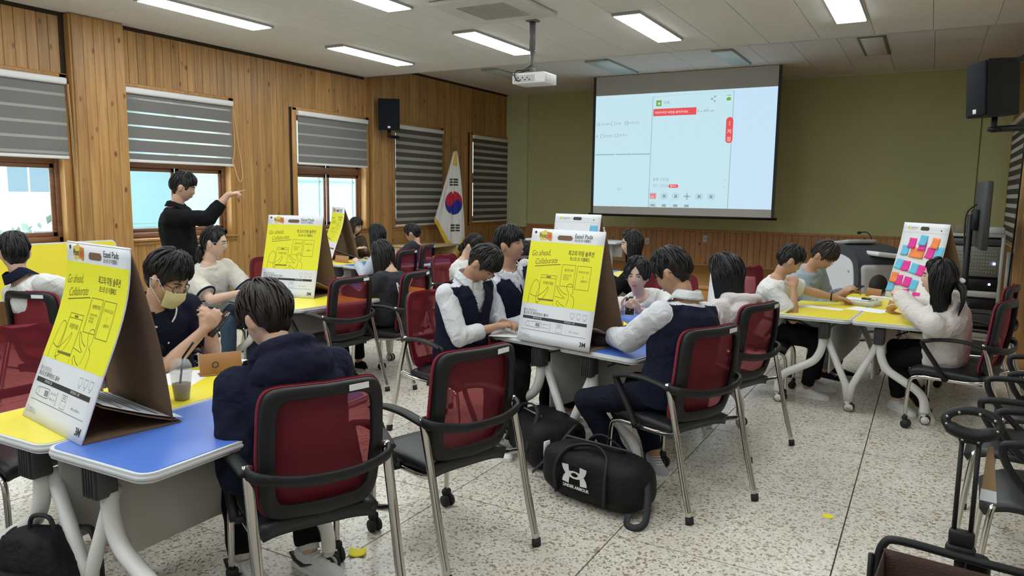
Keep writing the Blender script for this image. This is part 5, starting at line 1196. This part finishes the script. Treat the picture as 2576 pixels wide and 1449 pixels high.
def cmat(name, c, bump=.35):
    m = mat('cloth_' + name, c, .85, spec=.12, bump=bump, bscale=260, var=.06, vscale=8); nt = m.node_tree; N = nt.nodes; L = nt.links
    tc = next(n for n in N if n.type == 'TEX_COORD'); b0 = next(n for n in N if n.type == 'BUMP')
    no = N.new('ShaderNodeTexNoise'); no.inputs['Scale'].default_value = 11; no.inputs['Detail'].default_value = 2; no.inputs['Distortion'].default_value = 1.6
    bp = N.new('ShaderNodeBump'); bp.inputs['Strength'].default_value = .55; bp.inputs['Distance'].default_value = .03
    L.new(tc.outputs['Object'], no.inputs['Vector']); L.new(no.outputs['Fac'], bp.inputs['Height']); L.new(bp.outputs[0], b0.inputs['Normal']); return m
NAVY = cmat('navy', (.011, .013, .030)); NAVYV = cmat('navy_vest', (.010, .012, .028)); WSH = cmat('white_shirt', (.62, .63, .66), .15); WTEE = cmat('white_tee', (.64, .64, .62), .2); BLK = cmat('black', (.008, .008, .009)); CREAM = cmat('cream', (.62, .59, .52), .25)
BLUEG = cmat('blue_grey', (.30, .37, .42)); BROWNJ = cmat('brown', (.07, .048, .028)); CHAR = cmat('charcoal', (.032, .034, .040)); DENIM = cmat('denim', (.045, .075, .11)); DNAVY = cmat('dark_navy', (.010, .012, .022)); PINKW = cmat('pinkish_white', (.64, .60, .58), .25); GREYC = cmat('grey', (.16, .16, .15)); BLOUSE = cmat('pale_blue_blouse', (.50, .54, .64), .15)
def person(label, hip, head, yaw, face, hands, S=1.0, Sh=1.0, female=False, hair=('short', {}), hairm=HAIR, skin=SKIN, top=(WTEE, 'short', .014), bottom=BLK, vest=None, hood=False, collar=None, trim=None, shoes=WPAINT, shoe_acc=None, feet=None, seated=True, eyes=True, glasses=None, mask=False, vox=.009, curl=(.6, .6), palms=(None, None), poles=(None, None), twist=0, extras=None, point=None, fdirs=(None, None), hem=-.16, foot_yaw=None, knee_out=(.10, .10), group='people around the tables', seed=0, lsleeve=1.0):
    yw = rad(yaw); F = V((math.cos(yw), math.sin(yw), 0)); Lv = V((-F.y, F.x, 0)); H = V(hip); C = V(head); org = V((H.x, H.y, 0))
    t = thing('person', org, label, 'person', 0, group)
    yf, pf, rf = rad(yaw + face[0]), rad(face[1]), rad(face[2] if len(face) > 2 else 0)
    f = V((math.cos(pf) * math.cos(yf), math.cos(pf) * math.sin(yf), -math.sin(pf))); R_ = f.cross(V((0, 0, 1))).normalized(); u = R_.cross(f)
    R_, u = R_ * math.cos(rf) + u * math.sin(rf), u * math.cos(rf) - R_ * math.sin(rf)
    M = Matrix.Translation(C - org) @ Matrix((R_, f, u)).transposed().to_4x4()
    sd = (C - H).normalized(); N0 = C - u * .085 * Sh - f * .025 * Sh; NB = C - u * .10 * Sh - f * .045 * Sh - (sd * .6 + V((0, 0, .4))) * .085 * Sh
    sd = (NB - H).normalized(); Lt = Lv * math.cos(rad(twist)) + F * -math.sin(rad(twist)); Ls = (Lt - sd * Lt.dot(sd)).normalized(); Fs = Ls.cross(sd)
    mid = (H + NB) / 2 - Fs * .035
    def sp(q): return H * (1 - q) ** 2 + mid * 2 * q * (1 - q) + NB * q * q if 0 <= q <= 1 else (NB + sd * (q - 1) * .5 if q > 1 else H + (H - mid).normalized() * -q * .5)
    wS = S * (.93 if female else 1.0)
    TR = [(-.17, .12, .085), (-.08, .16, .115), (.08, .162, .115), (.33, .138 if not female else .125, .10), (.58, .158, .112), (.78, .168, .108), (.90, .150, .090), (.97, .115, .075), (1.03, .068, .062), (1.08, .05, .05)]
    def loft(mb, lst, off, n=22, sx=1):
        rings = []
        for q, rx, ry in lst:
            p = sp(q) - org; o2 = off if q < .95 else off * .6
            rings.append([p + Ls * math.copysign(abs(math.cos(a)) ** .85, math.cos(a)) * (rx * wS * sx + o2) + Fs * math.copysign(abs(math.sin(a)) ** .85, math.sin(a)) * (ry * wS + o2) for a in (2 * PI * k / n for k in range(n))])
        mb.ring_tube(rings)
    sk = MB(); loft(sk, TR, 0); sk.caps(NB - sd * .03 - org, .055 * wS, N0 - org, .05 * wS, 14); head_mesh(sk, M, Sh)
    la, lb = .285 * S, .255 * S; arms = {}
    SHW = (.178 if not female else .158) * S
    for i, k in enumerate((1, -1)):
        sh = NB - sd * .065 * S + Ls * k * SHW; tgt = hands[i]
        if tgt is None: tgt = sh - V((0, 0, .5 * S)) + F * .08 + Lv * k * .04
        tgt = V(tgt); pole = V(poles[i]) if poles[i] else (V((0, 0, -1)) - F * .35 + Lv * k * .45)
        e, w = ik(sh, tgt, la, lb, pole); arms[k] = (sh, e, w)
        sk.caps(sh - org, .052 * wS, e - org, .040 * wS, 12); sk.caps(e - org, .041 * wS, e + (w - e) * .35 - org, .041 * wS, 12); sk.caps(e + (w - e) * .35 - org, .041 * wS, w - org, .0255 * wS, 12)
        fd = (w - e).normalized() if not fdirs[i] else V(fdirs[i]); pn = V(palms[i]) if palms[i] else (V((0, 0, -1)) + Lv * -k * .5)
        if point == k: hand(sk, w - org, fd, V((0, 0, -1)) - Lv * k * .2, -k, Sh, .4, True)
        else: hand(sk, w - org, (fd + V((0, 0, .1)) * 0).normalized(), pn, -k, Sh * (.92 if female else 1), curl[i])
    lt, ls = .43 * S, .42 * S; legs = {}
    for i, k in enumerate((1, -1)):
        hj = H + Lv * k * .088 * S - V((0, 0, .01)); fp = feet[i] if feet and feet[i] else None
        if fp is None: fp = (H + F * ((.40 if seated else .0) * S) + Lv * k * .12) if seated else (H + Lv * k * .10)
        an = V((fp[0], fp[1], fp[2] if len(fp) > 2 and not isinstance(fp, V) else .085))
        kn, an = ik(hj, an, lt, ls, (F + V((0, 0, .8)) + Lv * k * knee_out[i] * 4 * .25) if seated else F)
        legs[k] = (hj, kn, an)
        sk.caps(hj - org, .078 * wS, kn - org, .052 * wS, 12); sk.caps(kn - org, .052 * wS, kn + (an - kn) * .3 - org, .054 * wS, 12); sk.caps(kn + (an - kn) * .3 - org, .054 * wS, an - org, .034 * wS, 12)
        ty = yw + (rad(k * 8) if not foot_yaw else rad(foot_yaw[i])); FF = V((math.cos(ty), math.sin(ty), 0))
        sk.caps(an - V((0, 0, .035)) - org, .030, an - V((0, 0, .058)) + FF * .09 - org, .018, 10)
        shoe('shoe', an, ty, shoes, t, org, shoe_acc, S)
    ob = sk.build('body', skin, t); remesh_later(ob, vox, 1)
    # clothes
    tm, slv, off = top; tb = MB(); TT = [(hem, .155, .115), (-.06, .165, .12), (.08, .164, .118), (.33, .148, .108), (.58, .162, .116), (.78, .172, .112), (.90, .154, .094), (.965, .118, .08), (1.02, .076 if not hood else .09, .07 if not hood else .08)]
    loft(tb, TT, off)
    ends = []
    for k, (sh, e, w) in arms.items():
        o2 = off * .9
        tb.ell(sh - org, (.056 * wS + o2,) * 3, None, 14, 9)
        if slv == 'short':
            q = sh + (e - sh) * .74; tb.tube([sh - org, q - org], [.056 * wS + o2, .053 * wS + o2 + .008], 16); ends.append((q, (e - sh).normalized(), .053 * wS + o2 + .008))
        elif slv == 'none': pass
        else:
            tb.tube([sh - org, e - org], [.055 * wS + o2, .044 * wS + o2], 14); tb.ell(e - org, (.045 * wS + o2,) * 3, None, 12, 8)
            q = e + (w - e) * (.93 * lsleeve); tb.tube([e - org, q - org], [.044 * wS + o2, .034 * wS + o2 * .9], 14); ends.append((q, (w - e).normalized(), .034 * wS + o2 * .9))
    if hood:
        bk = NB - Fs * .11 - sd * .03 - org; Rm = Matrix((Ls, Fs, sd)).transposed()
        tb.ell(bk, (.165, .085, .10), Rm); tb.ell(bk - sd * .10 - Fs * .015, (.115, .06, .10), Rm); tb.tube([NB - org + Ls * .105 * math.cos(a) + Fs * (.095 * math.sin(a) - .03) + sd * (.04 - .035 * math.sin(a)) for a in (2 * PI * k / 20 for k in range(20))], .034, 8, True)
    to = tb.build('shirt' if not hood else 'hooded_top', tm, t); remesh_later(to, max(.0095, vox), 2, (.0055 if slv != 'short' else .005), 12, None, seed)
    bo = MB(); loft(bo, [(-.2, .12, .09), (-.1, .166, .122), (.05, .165, .12), (.16, .155, .114)], .007 if off > .01 else .004)
    for k, (hj, kn, an) in legs.items():
        bo.ell(hj - org, (.093 * wS,) * 3, None, 14, 9); bo.tube([hj - org, kn - org], [.090 * wS, .066 * wS], 14); bo.ell(kn - org, (.067 * wS,) * 3, None, 14, 9); bo.tube([kn - org, kn + (an - kn) * .94 - org], [.066 * wS, .055 * wS], 14)
    bb_ = bo.build('trousers', bottom, t); remesh_later(bb_, .011, 2, .005, 9, None, seed + 5)
    if vest:
        vb = MB(); loft(vb, [(hem + .0, .158, .117)] + TT[1:6] + [(.90, .150, .094), (.955, .118, .082), (1.0, .088, .076)], off + .018)
        for k, (sh, e, w) in arms.items(): vb.ell(sh - Ls * k * .035 + sd * .004 - org, (.056 * wS + off + .008,) * 3, None, 14, 9)
        vo = vb.build('vest', vest, t)
        nb, s_, fs_, ls_ = NB - org, sd.copy(), Fs.copy(), Ls.copy()
        def cut(p):
            q = p - nb; fz = q.dot(s_); ff = q.dot(fs_); ll = abs(q.dot(ls_))
            return (ff > -.02 and fz > -.165 and ll < .052 * (fz + .165) / .15 + .004) or fz > .004
        remesh_later(vo, .009, 2, .004, 10, cut, seed + 2)
    if collar:
        cb = MB(); cm, ch, ct = collar
        def cl(a, b): # a around (front gap at 0/1), b 0 top .. 1 outer edge
            an = rad(20) + a * rad(320); dr = V((math.sin(an), math.cos(an), 0)); front = max(0, math.cos(an)); rr = .069 + .024 * b + .014 * front * b; z = .068 - .042 * front - (.040 + .034 * front ** 3) * b
            return NB - org + Ls * -dr.x * rr * wS * 1.08 + Fs * (dr.y * rr * wS + .006) + sd * z * ch
        cb.sheet(cl, .004, 30, 4); co = cb.build('collar', cm, t)
        if ct: tr = MB(); tr.tube([cl(k / 30, .93) + Fs * .001 for k in range(31)], .0055, 5, flat=(1, .6)); tr.build('collar_edge', ct, co)
    if trim:
        tr = MB(); tr.tube([NB - org + sd * .004 + Ls * .078 * wS * math.cos(a) + Fs * (.068 * wS * math.sin(a)) - sd * .025 * max(0, math.sin(a)) for a in (2 * PI * k / 24 for k in range(24))], .0095, 8, True); tr.build('neck_band', trim, t)
        for q, d, r_ in ends:
            tr = MB(); x = d.orthogonal().normalized(); y = d.cross(x); tr.tube([q - org + (x * math.cos(a) + y * math.sin(a)) * (r_ + .0005) for a in (2 * PI * k / 22 for k in range(22))], .010, 8, True, flat=(1, .6)); tr.build('cuff', trim, t)
    hk = dict(hair[1]); make_hair(M, Sh, hair[0], seed + 11, **hk).build('hair', hairm, t)
    if eyes:
        Mr = M.to_3x3()
        for k in (-1, 1):
            p = fsurf(k * .031, .004) * Sh; e = MB(); e.ell(M @ (p + V((0, -.002, 0))), (.0135 * Sh, .005 * Sh, .0050 * Sh), Mr, 12, 8); eo = e.build('eye', EYEW, t)
            i_ = MB(); i_.ell(M @ (p + V((-k * .0005, .0010, 0))), (.0062 * Sh, .0032 * Sh, .0052 * Sh), Mr, 12, 8); i_.tube([M @ ((fsurf(k * (.031 + x), .004 + z) + V((0, .0025, 0))) * Sh) for x, z in ((-.014, .001), (-.006, .0058), (.004, .0062), (.014, .002))], .0016 * Sh, 5); i_.build('iris', EYED, eo)
            b = MB(); b.tube([M @ ((fsurf(k * x, z) + V((0, .002, 0))) * Sh) for x, z in ((.013, .023), (.026, .0275), (.040, .0275), (.050, .022))], [.0024, .0034, .003, .0012], 5); b.build('eyebrow', hairm, t)
        if not mask: l = MB(); l.ell(M @ ((fsurf(0, -.0545) + V((0, -.0005, 0))) * Sh), (.022 * Sh, .0055 * Sh, .0042 * Sh), Mr, 14, 7); l.ell(M @ ((fsurf(0, -.066) + V((0, -.0010, 0))) * Sh), (.018 * Sh, .0055 * Sh, .0048 * Sh), Mr, 14, 7); l.build('lips', LIPS, t)
    if glasses:
        g = MB()
        for k in (-1, 1):
            c = fsurf(k * .034, -.001) + V((0, .010, 0)); g.tube([M @ ((c + V((.026 * math.cos(a), -.004 * abs(math.cos(a)) * (1 if math.cos(a) * k > 0 else .2), .0205 * math.sin(a)))) * Sh) for a in (2 * PI * q / 20 for q in range(20))], .0019 * Sh, 6, True)
            g.tube([M @ (p * Sh) for p in (V((k * .060, c.y - .006, .006)), V((k * .079, .03, .012)), V((k * .085, -.02, .012)), V((k * .083, -.04, -.005)))], .0019 * Sh, 6)
        g.tube([M @ ((fsurf(x, .004) + V((0, .012, 0))) * Sh) for x in (-.010, 0, .010)], .0018 * Sh, 6); go = g.build('glasses', glasses, t)
        for k in (-1, 1):
            c = fsurf(k * .034, -.001) + V((0, .010, 0)); ln = MB(); ln.add([M @ ((c + V((.025 * math.cos(a), 0, .0195 * math.sin(a)))) * Sh) for a in (2 * PI * q / 16 for q in range(16))], [tuple(range(16))], False); ln.build('lens', GLASS, go)
    if mask:
        mk = MB()
        def mf(a, b):
            an = (a - .5) * 2.05; z = -.016 - b * .098; d = V((math.sin(an), math.cos(an), 0)); rr = V((.078 * d.x, .100 * d.y, 0)); bul = .022 * math.cos(an) ** 2 * (1 - abs(2 * b - .75) * .8); lowr = 1 - .30 * b * b
            return M @ (V((rr.x * lowr, rr.y * (1 - .12 * b * b) + bul, z)) * Sh)
        mk.sheet(mf, .0025, 16, 12); mo = mk.build('face_mask', mat('mask_yellow', (.62, .57, .30), .8, bump=.2, bscale=60), t)
        for k in (-1, 1):
            e = MB(); e.tube([M @ (V(p) * Sh) for p in ((k * .072, .055, -.025), (k * .083, .01, .018), (k * .092, -.03, .012), (k * .086, -.02, -.03), (k * .070, .05, -.085))], .0022, 5); e.build('ear_loop', PAPER, mo)
    if extras: extras(t, dict(M=M, org=org, NB=NB, sd=sd, Fs=Fs, Ls=Ls, arms=arms, legs=legs, sp=sp, F=F, Lv=Lv))
    return t
def phone_at(p, rz, tilt, label, m=PHONE, roll=0):
    mb = MB(); mb.rbox((0, 0, 0), (.074, .155, .009), .006, 2); o = mb.build('phone', m); o.location = p; o.rotation_euler = (tilt, roll, rz); tag(o, label, 'phone', 'phones in use')
    s = MB(); s.rbox((0, 0, .0048), (.066, .142, .001), .0004, 1); s.build('display', PHONE, o); return o
WSHOE = mat('white_shoe', (.68, .68, .67), .5)
# the student in the dark hoodie, foreground
def socks(t, d):
    for k, (h, kn, an) in d['legs'].items():
        m = MB(); m.tube([kn + (an - kn) * .70 - d['org'], an - d['org']], [.046, .044], 12); m.build('sock', WTEE, t)
person('person in a navy hoodie and black trousers, seated with back to the camera', (-2.10, 2.07, .565), (-2.31, 2.095, 1.125), 155, (12, 30, 0), ((-2.30, 1.98, .80), (-2.60, 2.30, .80)), S=1.06, Sh=1.06, hair=('short', dict(vol=.044, fringe=.02, under=2.2)), hairm=HAIRB, top=(NAVY, 'long', .040), bottom=BLK, hood=True, shoes=WSHOE, shoe_acc=(WPAINT, INK), feet=((-2.46, 2.06), (-2.27, 2.26)), foot_yaw=(195, 200), poles=((.50, -.85, .25), (0, 1, -.6)), extras=socks, seed=1, vox=.009, hem=-.22)
# the student with the yellow mask
def polo(t, d):
    for q in range(3): m = MB(); p = d['NB'] - d['org'] - d['sd'] * (.07 + .075 * q) + d['Fs'] * (.098 + .026 * q * .6 + .012); m.ell(p, (.006, .006, .006), None, 8, 6); m.build('button', PAPER, t)
person('person in navy polo shirt, glasses and yellow face mask, tapping a phone', (-3.66, 2.56, .565), (-3.38, 2.42, 1.185), -6, (22, 26, 0), ((-3.24, 2.56, .935), (-3.20, 2.47, .925)), S=1.03, Sh=1.04, hair=('short', dict(vol=.044, fringe=.012)), top=(NAVY, 'short', .020), collar=(NAVY, 1.1, PAPER), skin=SKIN, glasses=BLACKP, mask=True, curl=(.75, .75), palms=((.2, -.6, .6), (.2, .6, .6)), extras=polo, seed=2, vox=.0075)
phone_at((-3.135, 2.53, .965), rad(-20), rad(50), 'dark phone held by the masked student')
# left edge man
person('person with white shirt and dark collar seen from behind at the left edge', (-5.16, 2.98, .56), (-5.34, 2.69, 1.20), 100, (62, 8, 0), ((-5.35, 3.35, .78), (-5.05, 3.36, .78)), S=1.06, Sh=1.05, hair=('short', dict(vol=.028)), top=(WTEE, 'short', .020), collar=(NAVY, 1.5, None), bottom=BLK, seed=3, vox=.0115, eyes=False)
# standing man pointing
person('person in a black shirt standing at the window and pointing right', (-5.97, 4.46, .98), (-5.93, 4.45, 1.655), 38, (8, 12, 0), ((-6.02, 4.74, 1.06), (-5.60, 4.66, 1.60)), S=1.07, Sh=1.02, hair=('short', dict(vol=.032, fringe=.018)), top=(BLK, 'long', .022), bottom=BLK, collar=(BLK, 1.0, None), seated=False, shoes=BLK, point=-1, poles=((-.8, -.2, -.4), (.15, .1, -1)), fdirs=(None, (.6, .75, .25)), glasses=GREYM, seed=4, vox=.008, lsleeve=.70, hem=-.24)
# woman in ringer tee
person('person in a white ringer T-shirt with navy trim and glasses, arms on the table', (-5.58, 4.42, .565), (-5.40, 4.34, 1.185), -6, (38, 4, 0), ((-5.00, 4.52, .80), (-5.02, 4.26, .79)), S=1.06, Sh=1.06, female=True, hair=('tied', dict(vol=.022, length=.12)), top=(CREAM, 'short', .026), trim=NAVY, bottom=DENIM, skin=SKIN3, glasses=GREYM, seed=5, vox=.0075)
# bowed student in vest
person('person in navy vest and white shirt with head bowed over a sheet', (-2.70, 4.12, .565), (-2.50, 4.07, 1.19), -12, (14, 46, 0), ((-2.40, 4.24, .785), (-2.42, 4.08, .785)), S=1.0, Sh=1.0, hair=('short', dict(vol=.028, fringe=.022)), top=(WSH, 'long', .018), vest=NAVYV, collar=(WSH, 1.15, None), skin=SKIN2, bottom=BLK, seed=6, vox=.008, lsleeve=.72, poles=(None, (-.1, -.8, -.8)))
# student with raised chin
person('person in navy vest, white shirt and tie with raised chin', (-2.64, 4.79, .565), (-2.56, 4.53, 1.285), -14, (14, -10, -4), ((-2.32, 4.72, .80), (-2.36, 4.52, .80)), S=1.03, Sh=1.0, hair=('short', dict(vol=.030, fringe=.024, part=.3)), top=(WSH, 'long', .018), vest=NAVYV, collar=(WSH, 1.15, None), skin=SKIN2, bottom=BLK, seed=7, vox=.008, extras=lambda t, d: MB().tube([d['NB'] - d['org'] + d['Fs'] * .072 - d['sd'] * .01, d['NB'] - d['org'] + d['Fs'] * .105 - d['sd'] * .08, d['NB'] - d['org'] + d['Fs'] * .128 - d['sd'] * .19], [.012, .016, .020], 8, flat=(1, .4)).build('necktie', NAVY, t))
# phone user facing camera
person('person in a white T-shirt with wavy fringe, facing the camera with a phone', (-1.87, 5.86, .55), (-1.93, 5.40, 1.025), -72, (-12, -2, 0), ((-1.785, 5.10, .815), (-1.915, 5.08, .82)), S=.98, Sh=1.0, hair=('curtain', dict(vol=.042, part=.5)), top=(WTEE, 'short', .020), skin=SKIN3, bottom=CHAR, seed=8, vox=.0075, curl=(.9, .9), palms=((-.6, -.2, .5), (.6, -.1, .5)), poles=((1, .2, -.5), (-1, .1, -.5)))
phone_at((-1.845, 5.03, .855), rad(15), rad(60), 'lilac phone held in both hands before the white T-shirt', PHW)
# glasses student in vest, back view
person('person in navy vest, white shirt and glasses seen from behind right', (-1.185, 3.975, .565), (-1.235, 4.03, 1.215), 156, (14, 26, 0), ((-1.62, 4.14, .80), (-1.55, 4.48, .80)), S=1.05, Sh=1.03, hair=('short', dict(vol=.032, fringe=.015)), top=(WSH, 'long', .026), vest=NAVYV, collar=(WSH, 1.2, None), glasses=BLACKP, skin=SKIN2, bottom=DNAVY, shoes=mat('grey_shoe', (.35, .35, .36), .6), shoe_acc=(WPAINT, INK), feet=((-1.47, 3.98), (-1.36, 4.22)), foot_yaw=(165, 150), poles=((-.3, -.7, -1), (0, 1, -.6)), seed=9, vox=.009, knee_out=(.8, .1))
# long-haired girl in white hooded top
person('person with long black hair and white hooded top, seen from behind', (-1.23, 5.01, .56), (-1.17, 5.03, 1.115), 160, (8, 20, 0), ((-1.36, 4.98, .70), (-1.36, 5.20, .70)), S=1.0, Sh=1.02, female=True, hair=('long', dict(vol=.040, length=.19)), top=(PINKW, 'long', .030), hood=True, bottom=BLK, skin=SKIN3, seed=10, vox=.0115, eyes=False)
# girl in profile far middle
person('person with long black hair in left profile, black top with white print', (-2.44, 7.0, .56), (-2.56, 6.97, 1.165), 185, (22, 4, 0), ((-2.88, 6.88, .80), (-2.86, 7.10, .80)), S=.97, Sh=1.02, female=True, hair=('long', dict(vol=.022, length=.30)), top=(BLK, 'long', .022), skin=SKIN3, bottom=BLK, seed=12, vox=.009, extras=lambda t, d: [MB().tube([d['sp'](.85 - .09 * q) - d['org'] + d['Ls'] * (.125 + .01 * math.sin(q * 2)) + d['Fs'] * (.088 + .012 * w_) for q in range(5)], [.002, .014, .008, .016, .003], 6, flat=(1, .35)).build('white_print', WTEE, t) for w_ in (-1, 1)])
def clip(t, d):
    M = d['M']; MB().ell(M @ V((.0, -.135, .01)), (.03, .014, .02), None, 10, 7).build('hair_clip', PAPER, t)
    r = random.Random(4); m = MB()
    for k in range(26):
        x = r.uniform(-.05, .05); z = r.uniform(-.02, .02); m.tube([M @ V((x * .5, -.115, -.01 + z)), M @ V((x, -.16, -.05 + z)), M @ V((x * 1.3, -.175, -.12 + z)), M @ V((x * 1.4 + .01, -.165, -.21 + z * 2))], [.010, .016, .013, .002], 6)
    m.build('ponytail', HAIR, t)
# boys at the right table
person('person in a white T-shirt in right profile with fist near the chin', (-1.13, 6.46, .56), (-.985, 6.42, 1.125), 2, (22, 26, 0), ((-.64, 6.86, .79), (-.92, 6.27, .915)), S=.96, Sh=.98, hair=('short', dict(vol=.028, fringe=.015)), top=(WTEE, 'short', .020), skin=SKIN2, bottom=BLK, shoes=WSHOE, feet=((-.78, 6.72), (-.80, 6.45)), seed=13, vox=.008, curl=(.35, 1.2), poles=(None, (.5, -.2, -1)), extras=lambda t, d: MB().tube([d['arms'][1][2] - d['org'] + (d['arms'][1][1] - d['arms'][1][2]).normalized() * .03 + (V((0, 1, 0)) * math.cos(a) + V((0, 0, 1)) * math.sin(a)) * .031 for a in (2 * PI * k / 14 for k in range(14))], .007, 6, True).build('wristband', BLACKP, t))
person('person in a pale blue sweatshirt and glasses looking down at a phone', (-1.10, 7.38, .56), (-.82, 7.17, 1.12), -14, (-6, 38, 0), ((-.60, 7.34, .80), (-.64, 7.12, .81)), S=1.02, Sh=1.02, hair=('short', dict(vol=.036, fringe=.02)), hairm=HAIRB, top=(BLUEG, 'long', .026), skin=SKIN2, glasses=GREYM, bottom=GREYC, shoes=BLK, seed=14, vox=.008, lsleeve=.8, curl=(.8, .8))
phone_at((-.545, 7.22, .845), rad(-50), rad(20), 'black phone of the boy in the pale blue sweatshirt')
person('person with tied black hair and white sweatshirt, fist raised at the note-covered easel', (.165, 6.11, .56), (.075, 5.92, 1.10), 160, (14, -6, 0), ((-.20, 6.36, .94), (-.22, 6.60, .79)), S=1.0, Sh=1.02, female=True, hair=('long', dict(vol=.022, length=.17)), top=(PINKW, 'long', .034), bottom=BLK, shoes=WSHOE, skin=SKIN3, feet=((.07, 6.30), (-.12, 6.42)), foot_yaw=(120, 150), poles=((-.4, -.4, -1), (0, 1, -.5)), curl=(1.25, .5), seed=15, vox=.008, extras=clip)
# far left group
person('person in a brown jacket half hidden behind the sideways easel', (-7.60, 8.54, .56), (-7.42, 8.46, 1.13), -20, (26, 16, 0), ((-7.20, 8.42, .80), (-7.22, 8.22, .80)), S=1.0, Sh=1.0, female=True, hair=('long', dict(vol=.022, length=.09, fringe=.02)), hairm=HAIRB, top=(BROWNJ, 'long', .028), skin=SKIN3, bottom=BLK, seed=16, vox=.0115)
person('person with long black hair and white blouse, far left group, back view', (-5.64, 6.98, .56), (-5.76, 6.95, 1.125), 187, (-8, 18, 0), ((-5.98, 6.84, .79), (-5.95, 7.10, .79)), S=.96, Sh=1.0, female=True, hair=('long', dict(vol=.024, length=.22)), top=(BLOUSE, 'long', .024), skin=SKIN3, bottom=BLK, seed=17, vox=.0115, eyes=False)
def stripes(t, d):
    m = MB(); B = lambda x, q: d['sp'](q) - d['org'] + d['Ls'] * x - d['Fs'] * (.136 if q > .3 else .13)
    m.tube([B(.13, .80), B(.06, .66), B(-.01, .60), B(-.07, .68), B(-.14, .88)], .005, 5); m.tube([B(.13, .80), B(.10, .60), B(.06, .46), B(-.04, .50)], .005, 5); m.build('white_piping', PAPER, t)
person('person in a black tracksuit with white piping and long black hair, back view', (-4.13, 5.12, .555), (-4.22, 5.17, 1.09), 187, (-14, 30, 0), ((-4.50, 4.98, .79), (-4.50, 5.26, .79)), S=.97, Sh=1.0, female=True, hair=('long', dict(vol=.022, length=.22)), top=(CHAR, 'long', .028), skin=SKIN, bottom=BLK, shoes=BLK, seed=18, vox=.0115, eyes=False, extras=stripes)
person('person with short hair in a charcoal T-shirt, far left group, facing left', (-5.96, 7.78, .56), (-6.00, 7.97, 1.09), 195, (-4, 22, 0), ((-6.28, 7.62, .79), (-6.30, 7.86, .79)), S=.98, Sh=1.0, hair=('short', dict(vol=.028)), top=(CHAR, 'short', .022), skin=SKIN2, bottom=BLK, seed=19, vox=.0115)
# far middle group, half hidden
person('person in white with dark tied hair, half hidden behind the bowed student', (-4.32, 6.67, .56), (-4.20, 6.62, 1.085), 0, (10, 30, 0), ((-3.95, 6.72, .79), (-3.95, 6.50, .79)), S=.96, Sh=1.0, female=True, hair=('tied', dict(vol=.022, length=.06)), top=(WTEE, 'long', .022), skin=SKIN3, bottom=BLK, seed=20, vox=.0115)
person('person with dark hair bending low behind the student with raised chin', (-4.40, 7.60, .56), (-3.95, 7.27, 1.0), -10, (-10, 55, 0), ((-3.75, 7.45, .79), (-3.75, 7.2, .79)), S=.96, Sh=1.0, female=True, hair=('long', dict(vol=.024, length=.10)), top=(CHAR, 'long', .022), skin=SKIN, bottom=BLK, seed=21, vox=.0115, eyes=False)

# turn the lofted bodies and clothes into single continuous surfaces
for o, vox, sm, *_ in REM:
    md = o.modifiers.new('remesh', 'REMESH'); md.mode = 'VOXEL'; md.voxel_size = vox; md.use_smooth_shade = True
    ms = o.modifiers.new('smooth', 'SMOOTH'); ms.factor = .5; ms.iterations = sm
dg = bpy.context.evaluated_depsgraph_get()
new = [bpy.data.meshes.new_from_object(o.evaluated_get(dg)) for o, *_ in REM]
for (o, vox, sm, wr, ws, cut, seed), me in zip(REM, new):
    o.modifiers.clear(); mt = o.data.materials[0]; o.data = me
    if not me.materials: me.materials.append(mt)
    n = len(me.vertices); co = np.empty(n * 3); me.vertices.foreach_get('co', co); co = co.reshape(-1, 3)
    if wr:
        no = np.empty(n * 3); me.vertices.foreach_get('normal', no); no = no.reshape(-1, 3); nn = noise.noise
        amp = np.array([1 - 2.2 * abs(nn((p[0] * ws + seed, p[1] * ws, p[2] * ws * .8))) + .5 * nn((p[0] * ws * 2.3, p[1] * ws * 2.3 + seed, p[2] * ws * 2.3)) for p in co])
        co = co + no * (amp * wr)[:, None]; me.vertices.foreach_set('co', co.ravel())
    if cut:
        bm = bmesh.new(); bm.from_mesh(me); bmesh.ops.delete(bm, geom=[v for v in bm.verts if cut(v.co)], context='VERTS'); bm.to_mesh(me); bm.free()
    me.polygons.foreach_set('use_smooth', [True] * len(me.polygons)); me.update()
